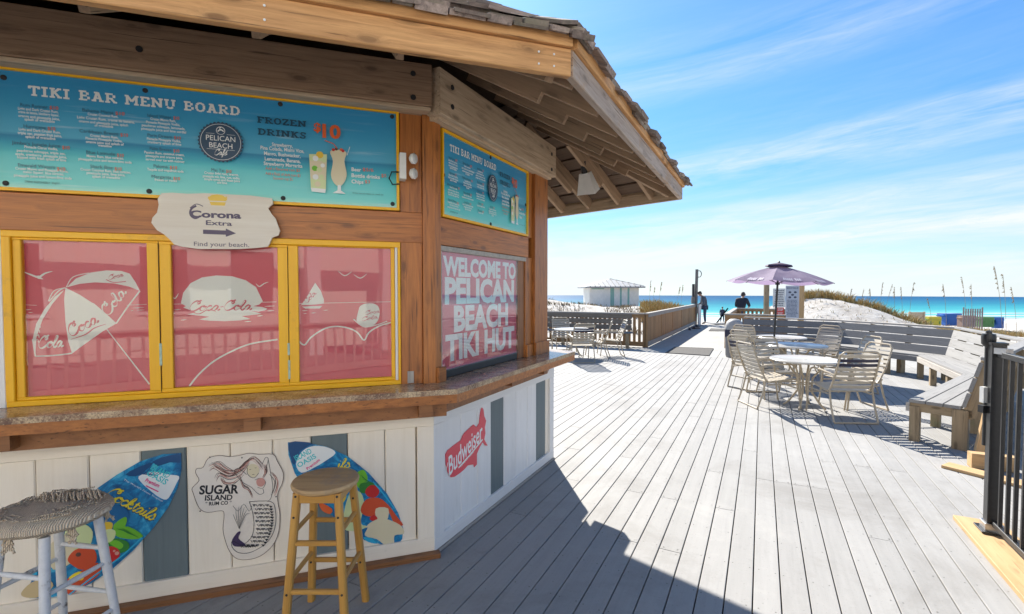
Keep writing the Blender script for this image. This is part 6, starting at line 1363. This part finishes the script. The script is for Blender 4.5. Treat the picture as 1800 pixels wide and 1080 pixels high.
# man in black seen above the rail
q_ = gp(1303, 541, 1.05); q_.z = 0
fx, fz = yz(1303, 517, 20.8)
person('person in a black top and brown cap leaning behind the short brown railing', (fx, 20.8, -.04), R(-40), dict(
    pelvis=(0, 0, .92), waist=(0, .04, 1.07), chest=(0, .12, 1.30), neck0=(0, .20, 1.44), neck=(0, .24, 1.49), chin=(0, .30, 1.52), head=(0, .32, 1.60), crown=(0, .33, 1.67), toface=(0, 1, -.4),
    shl=(-.20, .12, 1.37), ell=(-.26, .22, 1.10), wrl=(-.18, .42, 1.06), shr=(.20, .12, 1.37), elr=(.28, .22, 1.12), wrr=(.20, .44, 1.06),
    hpl=(-.10, 0, .87), knl=(-.11, .05, .48), anl=(-.11, 0, .09), tol=(-.12, .17, .04), hpr=(.10, 0, .87), knr=(.11, .05, .48), anr=(.11, 0, .09), tor=(.12, .17, .04), cuff=.15), blackc, jeanm, capm, cap=True)
stand = dict(pelvis=(0, 0, .92), waist=(0, 0, 1.07), chest=(0, .01, 1.30), neck0=(0, .01, 1.44), neck=(0, .01, 1.50), chin=(0, .03, 1.56), head=(0, .03, 1.63), crown=(0, .02, 1.71), toface=(0, 1, 0),
    shl=(-.19, 0, 1.38), ell=(-.25, -.02, 1.10), wrl=(-.24, .08, .86), shr=(.19, 0, 1.38), elr=(.25, -.02, 1.10), wrr=(.24, .08, .86),
    hpl=(-.10, 0, .88), knl=(-.13, .02, .48), anl=(-.16, -.02, .09), tol=(-.18, .15, .04), hpr=(.10, 0, .88), knr=(.13, .02, .48), anr=(.16, -.02, .09), tor=(.18, .15, .04))
def far(x, yb, yt):    # metres: the figure is 1.75 m tall
    Y = 1.75 * F / (yb - yt); xx, zb = yz(x, yb, Y); return xx, Y, zb
xx, Y, zb = far(1269.5, 567, 539.5); person('person in navy clothes standing far down on the path to the beach', (xx, Y, zb), R(170), stand, navyc, navyc, hairm)
mb = MB(); mb.box((xx, Y, zb - .06), (3.2, 3.0, .12))
PL = thing('beach_landing', 'pale landing boards at the foot of the walkway under the two distant people', 'landing', (xx, Y, zb)); mb.build('platform', walkm, PL, Matrix())
mb = MB(); 
for sx_ in (-1, 1):
    for sy_ in (-1, 1): plank('post', (xx + 1.4 * sx_, Y + 1.3 * sy_, zb - 2.4), (xx + 1.4 * sx_, Y + 1.3 * sy_, zb - .12), .12, .12, benchw, PL)
sit = dict(stand); sit.update(pelvis=(0, -.1, .45), waist=(0, -.05, .60), chest=(0, .08, .82), neck0=(0, .14, .95), neck=(0, .17, 1.0), chin=(0, .21, 1.05), head=(0, .22, 1.12), crown=(0, .22, 1.2), shl=(-.19, .08, .9), ell=(-.26, .25, .68), wrl=(-.15, .42, .6), shr=(.19, .08, .9), elr=(.26, .25, .68), wrr=(.15, .42, .6), hpl=(-.1, -.08, .42), knl=(-.14, .35, .52), anl=(-.14, .22, .09), tol=(-.14, .38, .04), hpr=(.1, -.08, .42), knr=(.14, .35, .52), anr=(.14, .22, .09), tor=(.14, .38, .04), toface=(0, 1, -.3))
person('person in dark clothes crouching beside the far standing figure, by the white rail', (xx + .75, Y + .1, zb), R(120), sit, blackc, navyc, hairm)
tp = thing('timber_post', 'slim pale post left of the far standing figure', 'post', (xx - .5, Y - .5, zb)); plank('shaft', (xx - .52, Y - .6, zb - 1), (xx - .52, Y - .6, zb + 1.9), .16, .16, railg, tp)
# ================================================================== BEACH HUT
hutw = plain('hut_white', (.80, .79, .75), .6, .05, scale=4); hutg = plain('hut_green', (.26, .47, .42), .6, .05); tin = plain('tin_roof', (.30, .31, .325), .5, .12, scale=3); tind = plain('tin_ridge', (.14, .15, .16), .5, .1)
YH_ = 36.0
def hp(x, y, Y=YH_): r_ = ray(x, y); k = Y / r_.y; return Vector((r_.x * k, Y, EYE + r_.z * k))
hx0, hx1 = hp(1037, 520).x, hp(1122, 520).x; ze = hp(1080, 504).z; za = hp(1086, 489.5).z; wd = hx1 - hx0; dp = wd * .9
P = thing('beach_hut', 'small white beach hut with pale green stripes and a hipped metal roof on the dune', 'hut', ((hx0 + hx1) / 2, YH_ + dp / 2, .2))
mb = MB(); mb.box(((hx0 + hx1) / 2, YH_ + dp / 2, (ze + -.6) / 2), (wd, dp, ze + .6)); mb.build('wall', hutw, P, Matrix())
cxh = (hx0 + hx1) / 2; o_ = .42
for q in range(26):
    x = hx0 + .03 + (wd - .06) * q / 25; fr_ = (x - hx0) / wd; g = (.435 < fr_ < .50) or (.60 < fr_ < .66) or (.76 < fr_ < .83)
    ob = plank('wall_board', (x, YH_ - .012, -.3), (x, YH_ - .012, ze - .02), (wd - .06) / 25 - .012, .022, hutg if g else hutw, P, up=(0, -1, 0)); 
    if g: ob['label'] = 'pale green wall board'
mb = MB(); mb.box((hx0 + wd * .16, YH_ - .035, ze - .95), (wd * .24, .03, 1.5)); mb.build('shutter', hutw, P, Matrix()); mb = MB(); mb.box((hx0 + wd * .16, YH_ - .05, ze - .17), (wd * .26, .05, .06)); mb.build('shutter_rail', hutg, P, Matrix())
mb = MB(); mb.box((hx1 + .012, YH_ + dp * .5, ze - .95), (.03, .9, 1.9)); mb.build('door', hutw, P, Matrix())
ap = Vector((cxh, YH_ + dp / 2, za)); cs = [Vector((hx0 - o_, YH_ - o_, ze)), Vector((hx1 + o_, YH_ - o_, ze)), Vector((hx1 + o_, YH_ + dp + o_, ze)), Vector((hx0 - o_, YH_ + dp + o_, ze))]
mb = MB(); mb.add([tuple(c) for c in cs] + [tuple(c + Vector((0, 0, -.1))) for c in cs] + [tuple(ap)], [(0, 1, 8), (1, 2, 8), (2, 3, 8), (3, 0, 8), (0, 4, 5, 1), (1, 5, 6, 2), (2, 6, 7, 3), (3, 7, 4, 0), (7, 6, 5, 4)]); roof = mb.build('roof', tin, P, Matrix(), fix=True)
for a_, b_ in ((0, 1), (1, 2)):
    for q in range(1, 12):
        f_ = q / 12; e_ = cs[a_].lerp(cs[b_], f_); md = (cs[a_] + cs[b_]) / 2; k = 1 - abs(f_ - .5) * 2; t_ = e_ + (ap - md) * k; plank('roof_rib', e_ + Vector((0, 0, .02)), t_ + Vector((0, 0, .02)), .06, .05, tind, roof)
# ================================================================== BEACH THINGS
def groundz(x, y): return dune(x, y)
bluep = plain('box_blue', (.02, .12, .42), .5, .08); yelp = plain('box_yellow', (.62, .52, .05), .6, .08); grnp = plain('box_green', (.12, .28, .08), .6, .08); tanp = plain('box_tan', (.58, .47, .34), .8, .06)
def crate(px0, px1, pyt, pyb, Y, mat, label, lidc=None, name='beach_box'):
    a, b_ = hp(px0, pyb, Y), hp(px1, pyt, Y); P = thing(name, label, 'box', ((a.x + b_.x) / 2, Y, a.z)); w_ = b_.x - a.x; h_ = b_.z - a.z
    mb = MB(); mb.box(((a.x + b_.x) / 2, Y + w_ * .3, a.z + h_ * .36), (w_, w_ * .6, h_ * .72 + .6)); mb.build('body', mat, P, Matrix())
    mb = MB(); mb.tube([((a.x) - .02, Y + w_ * .3, a.z + h_ * .66), (a.x + w_ * .08, Y + w_ * .3, a.z + h_ * .80), (a.x + w_ * .92, Y + w_ * .3, a.z + h_ * .80), (b_.x + .02, Y + w_ * .3, a.z + h_ * .66)], w_ * .31, 10); mb.v = [(x, y, (a.z + h_ * .74) + (z - a.z - h_ * .74) * (.22 * h_ / (w_ * .31))) for x, y, z in mb.v]; mb.build('lid', lidc or mat, P, Matrix(), smooth=True)
    for s_ in (.15, .85): mb = MB(); mb.box((a.x + w_ * s_, Y - .02, a.z + h_ * .3), (.06, .04, h_ * .5)); mb.build('batten', lidc or mat, P, Matrix())
crate(1662, 1691, 552.5, 568, 50, bluep, 'large blue lidded box on the beach left of the grey slat fence')
crate(1632, 1655, 560, 571, 44, yelp, 'yellow box with green lid in the dune grass left of the large blue box', grnp)
crate(1727, 1748, 560.5, 570, 46, grnp, 'green box in the dune grass right of the grey slat fence')
crate(1751, 1765, 560, 572, 46, bluep, 'small blue box at the right end of the row of beach boxes')
crate(1694, 1716, 557, 570, 45, plain('box_brown', (.30, .20, .16), .7, .1), 'brown box low in front of the grey slat fence')
a, b_ = hp(1597, 575, 34), hp(1623, 549, 34); P = thing('sand_screen', 'pale tan sand screen panel standing at the right foot of the dune grass', 'screen', (a.x, 34, a.z)); mb = MB(); mb.box(((a.x + b_.x) / 2, 34, (a.z + b_.z) / 2 - .2), (b_.x - a.x, .12, b_.z - a.z + .4)); mb.build('panel', tanp, P, Matrix())
for xx_ in (a.x, b_.x): plank('post', (xx_, 33.92, a.z - .5), (xx_, 33.92, b_.z + .04), .1, .08, tanp, P, up=(0, -1, 0))
a, b_ = hp(1693, 572, 40), hp(1727, 543, 40); P = thing('slat_fence', 'short grey upright slat fence on the beach between the blue boxes', 'fence', (a.x, 40, a.z))
slm = plain('slat_grey', (.27, .22, .22), .85, .15)
for q in range(9):
    x = a.x + (b_.x - a.x) * q / 8; ed_ = q in (0, 8); plank('post' if ed_ else 'slat', (x, 40, a.z - .6), (x, 40, b_.z if not ed_ else b_.z + .12), .10 if ed_ else .09, .05, slm, P, up=(0, -1, 0))
for z in (.35, .8): plank('wire_rail', (a.x, 40.05, a.z + (b_.z - a.z) * z), (b_.x, 40.05, a.z + (b_.z - a.z) * z), .05, .03, slm, P, up=(0, -1, 0))
# ================================================================== DUNE PLANTS
grass_m = bpy.data.materials.new('dune_grass'); nt = nodes(grass_m); b = pr(nt, Roughness=.8)
gi = N(nt, 'ShaderNodeNewGeometry'); L(nt, ramp(nt, gi.outputs['Random Per Island'], [(0, (.26, .15, .045)), (.3, (.42, .27, .09)), (.6, (.50, .37, .16)), (.82, (.24, .23, .08)), (1, (.60, .50, .30))]), b.inputs['Base Color'])
dark_m = bpy.data.materials.new('dune_scrub'); nt = nodes(dark_m); b = pr(nt, Roughness=.85)
gi = N(nt, 'ShaderNodeNewGeometry'); L(nt, ramp(nt, gi.outputs['Random Per Island'], [(0, (.07, .06, .035)), (.35, (.18, .14, .08)), (.7, (.34, .25, .14)), (1, (.48, .37, .22))]), b.inputs['Base Color'])
rs = random.Random(21)
def blades(mb, x, y, z, n, h0, h1, spread, wd, rad=.12):
    for _ in range(n):
        a = rs.uniform(0, 6.283); r_ = rad * rs.random() ** .5; bx, by = x + r_ * math.cos(a), y + r_ * math.sin(a); h = rs.uniform(h0, h1); ln = rs.uniform(.1, 1) * spread * h; a2 = a + rs.uniform(-.8, .8)
        dx, dy = math.cos(a2) * ln, math.sin(a2) * ln; b0 = rs.uniform(0, 3.14); ux, uy = math.cos(b0) * wd / 2, math.sin(b0) * wd / 2 * .6
        mb.add([(bx - ux, by - uy, z - .03), (bx + ux, by + uy, z - .03), (bx + dx * .45 + ux * .7, by + dy * .45 + uy * .7, z + h * .62), (bx + dx * .45 - ux * .7, by + dy * .45 - uy * .7, z + h * .62), (bx + dx, by + dy, z + h * rs.uniform(.85, 1))], [(0, 1, 2, 3), (3, 2, 4)])
mb = MB(); cnt = 0                                                          # golden grass on the right dune: crest and right flank
while cnt < 3800:
    x, y = rs.uniform(13, 25), rs.uniform(20, 33); z = dune(x, y); px_ = 900 + F * x / y; py_ = YH + F * (EYE - z) / y
    edge = 533 + max(0, (px_ - 1440)) * .31 - max(0, 1440 - px_) * -.15
    if px_ < 1405 or px_ > 1625: continue
    front = (x - 16.6) * (.95 if x > 16.6 else .4) + (y - 25.2) * .8                              # towards the back right the slope is covered
    if front < -.35 + .5 * noise.noise(Vector((x * .6, y * .6, 5))): continue
    blades(mb, x, y, z, 9, .20, .55, .8, .035, .28); cnt += 1
tag(mb.build('dune_grass', grass_m, None, Matrix(), fix=False), 'golden dry dune grass covering the crest of the right dune', 'grass', kind='stuff')
mb = MB(); cnt = 0
while cnt < 1500:
    x, y = rs.uniform(-9, 13), rs.uniform(23, 40); z = dune(x, y); s_, t_ = st(x, y)
    if t_ > 12 and -4.6 < s_ < .8: continue
    if noise.noise(Vector((x * .5, y * .5, 9))) < -.05: continue
    blades(mb, x, y, z, 7, .06, .26, 1.1, .04, .2); cnt += 1
tag(mb.build('dune_scrub', dark_m, None, Matrix(), fix=False), 'dark low scrub dotted over the left dune', 'scrub', kind='stuff')
mb = MB(); cnt = 0
while cnt < 650:
    px_ = rs.uniform(1130, 1215); y = rs.uniform(26, 36); x = (px_ - 900) / F * y; z = dune(x, y); blades(mb, x, y, z, 8, .25, .6, .6, .04, .25); cnt += 1
while cnt < 1500:                                                            # strip at the foot of the beach boxes
    px_ = rs.uniform(1600, 1830); y = rs.uniform(26, 44); x = (px_ - 900) / F * y; z = dune(x, y)
    if noise.noise(Vector((x * .45, y * .45, 2))) < -.12: continue
    blades(mb, x, y, z, 7, .12, .45, .7, .04, .3); cnt += 1
while cnt < 1700:
    x, y = rs.uniform(13.5, 19), rs.uniform(20, 26); z = dune(x, y); blades(mb, x, y, z, 2, .05, .16, 1.4, .03, .1); cnt += 1
tag(mb.build('dry_grass', grass_m, None, Matrix(), fix=False), 'sparse dry grass at the dune foot and along the beach edge', 'grass', kind='stuff')
ORD = 'first second third fourth fifth sixth seventh eighth ninth tenth eleventh twelfth thirteenth fourteenth fifteenth sixteenth seventeenth eighteenth nineteenth twentieth'.split(); OC = {}
oat_m = plain('oat_straw', (.42, .33, .20), .8, .15)
def oat(px_, Y, top, base, lean, i):
    x = (px_ - 900) / F * Y; zg = dune(x, Y); zt = EYE + (YH - top) * Y / F; h = max(.4, zt - zg); where = 'left dune' if px_ < 1250 else 'right beach edge' if px_ > 1620 else 'right dune crest'
    P = thing('sea_oat', ORD[OC.setdefault(where, 0)] + ' tall thin sea oat stalk from the left on the ' + where, 'grass stalk', (x, Y, zg), 0, 'sea oat stalks on the ' + where)
    OC[where] += 1
    mb = MB(); pts = [(x + lean * h * f_ * f_, Y, zg - .1 + (h + .1) * f_) for f_ in (0, .3, .6, .85, 1)]; mb.tube(pts, [.008, .007, .006, .005, .003], 5); stem = mb.build('stem', oat_m, P, Matrix())
    mb = MB(); q_ = random.Random(i)
    for k in range(16): f_ = .74 + .26 * k / 16; bx, bz = x + lean * h * f_ * f_, zg + h * f_; sgn = 1 if lean > 0 else -1; mb.add([(bx, Y, bz), (bx + sgn * q_.uniform(.02, .10), Y + q_.uniform(-.05, .05), bz + q_.uniform(-.07, .03)), (bx + sgn * q_.uniform(.0, .05), Y, bz + .05)], [(0, 1, 2)])
    tag(mb.build('seed_head', oat_m, P, Matrix(), fix=False))
rr_ = random.Random(5); i = 0
for px_, Y, top in [(1141, 27, 494), (1148, 30, 505), (1158, 28, 496), (1190, 30, 505), (1197, 31, 501)]: oat(px_, Y, top, 0, rr_.uniform(-.12, .12), i); i += 1
for k in range(13): oat(1430 + k * 14 + rr_.uniform(-4, 4), rr_.uniform(24, 29), rr_.choice([492, 500, 505, 508, 512, 497]) + (8 if k < 8 else 0), 0, rr_.uniform(-.15, .18), i); i += 1
for px_, Y, top in [(1640, 24, 525), (1665, 20, 500), (1701, 22, 487), (1710, 21, 500), (1765, 17, 468), (1771, 18, 482), (1790, 20, 505)]: oat(px_, Y, top, 0, rr_.uniform(-.16, .02), i); i += 1
# ================================================================== BUILDING BEHIND THE CAMERA (seen mirrored in the windows)
sid = plain('siding_white', (.82, .77, .68), .6, .04, scale=2); dkg = flat('dark_window', (.03, .035, .04), .1)
P = thing('condo_building', 'pale sided building mirrored in the red windows, with white columns and dark openings', 'building', (0, -9, 0))
mb = MB(); mb.box((-6.5, -10, 3.6), (21, 1, 7.2)); mb.build('wall', sid, P, Matrix())
for q in range(44): plank('siding_board', (-17 + .43 * q, -9.48, .2), (-17 + .43 * q, -9.48, 7.1), .40, .035, sid, P, up=(0, 1, 0))
for x in (-9, -4.6, -1.8, .2): wf = plank('window', (x, -9.44, 1.1), (x, -9.44, 2.9), 1.2, .06, paintw, P, up=(0, 1, 0)); plank('pane', (x, -9.405, 1.2), (x, -9.405, 2.8), 1.05, .02, pane_m if 0 else dkg, wf, up=(0, 1, 0))
for x in (-6.6, 1.4, 3.4): plank('column', (x, -7.6, 0), (x, -7.6, 3.4), .34, .34, paintw, P, up=(0, 1, 0))
plank('column_beam', (-12, -7.6, 3.55), (4.4, -7.6, 3.55), .36, .30, paintw, P, up=(0, 1, 0))
railing('railing mirrored in the windows, on the far side behind the viewer', Vector((-9, -4.5, 0)), Vector((5, -4.5, 0)), gap=.2, bw=.05, mat=railg)
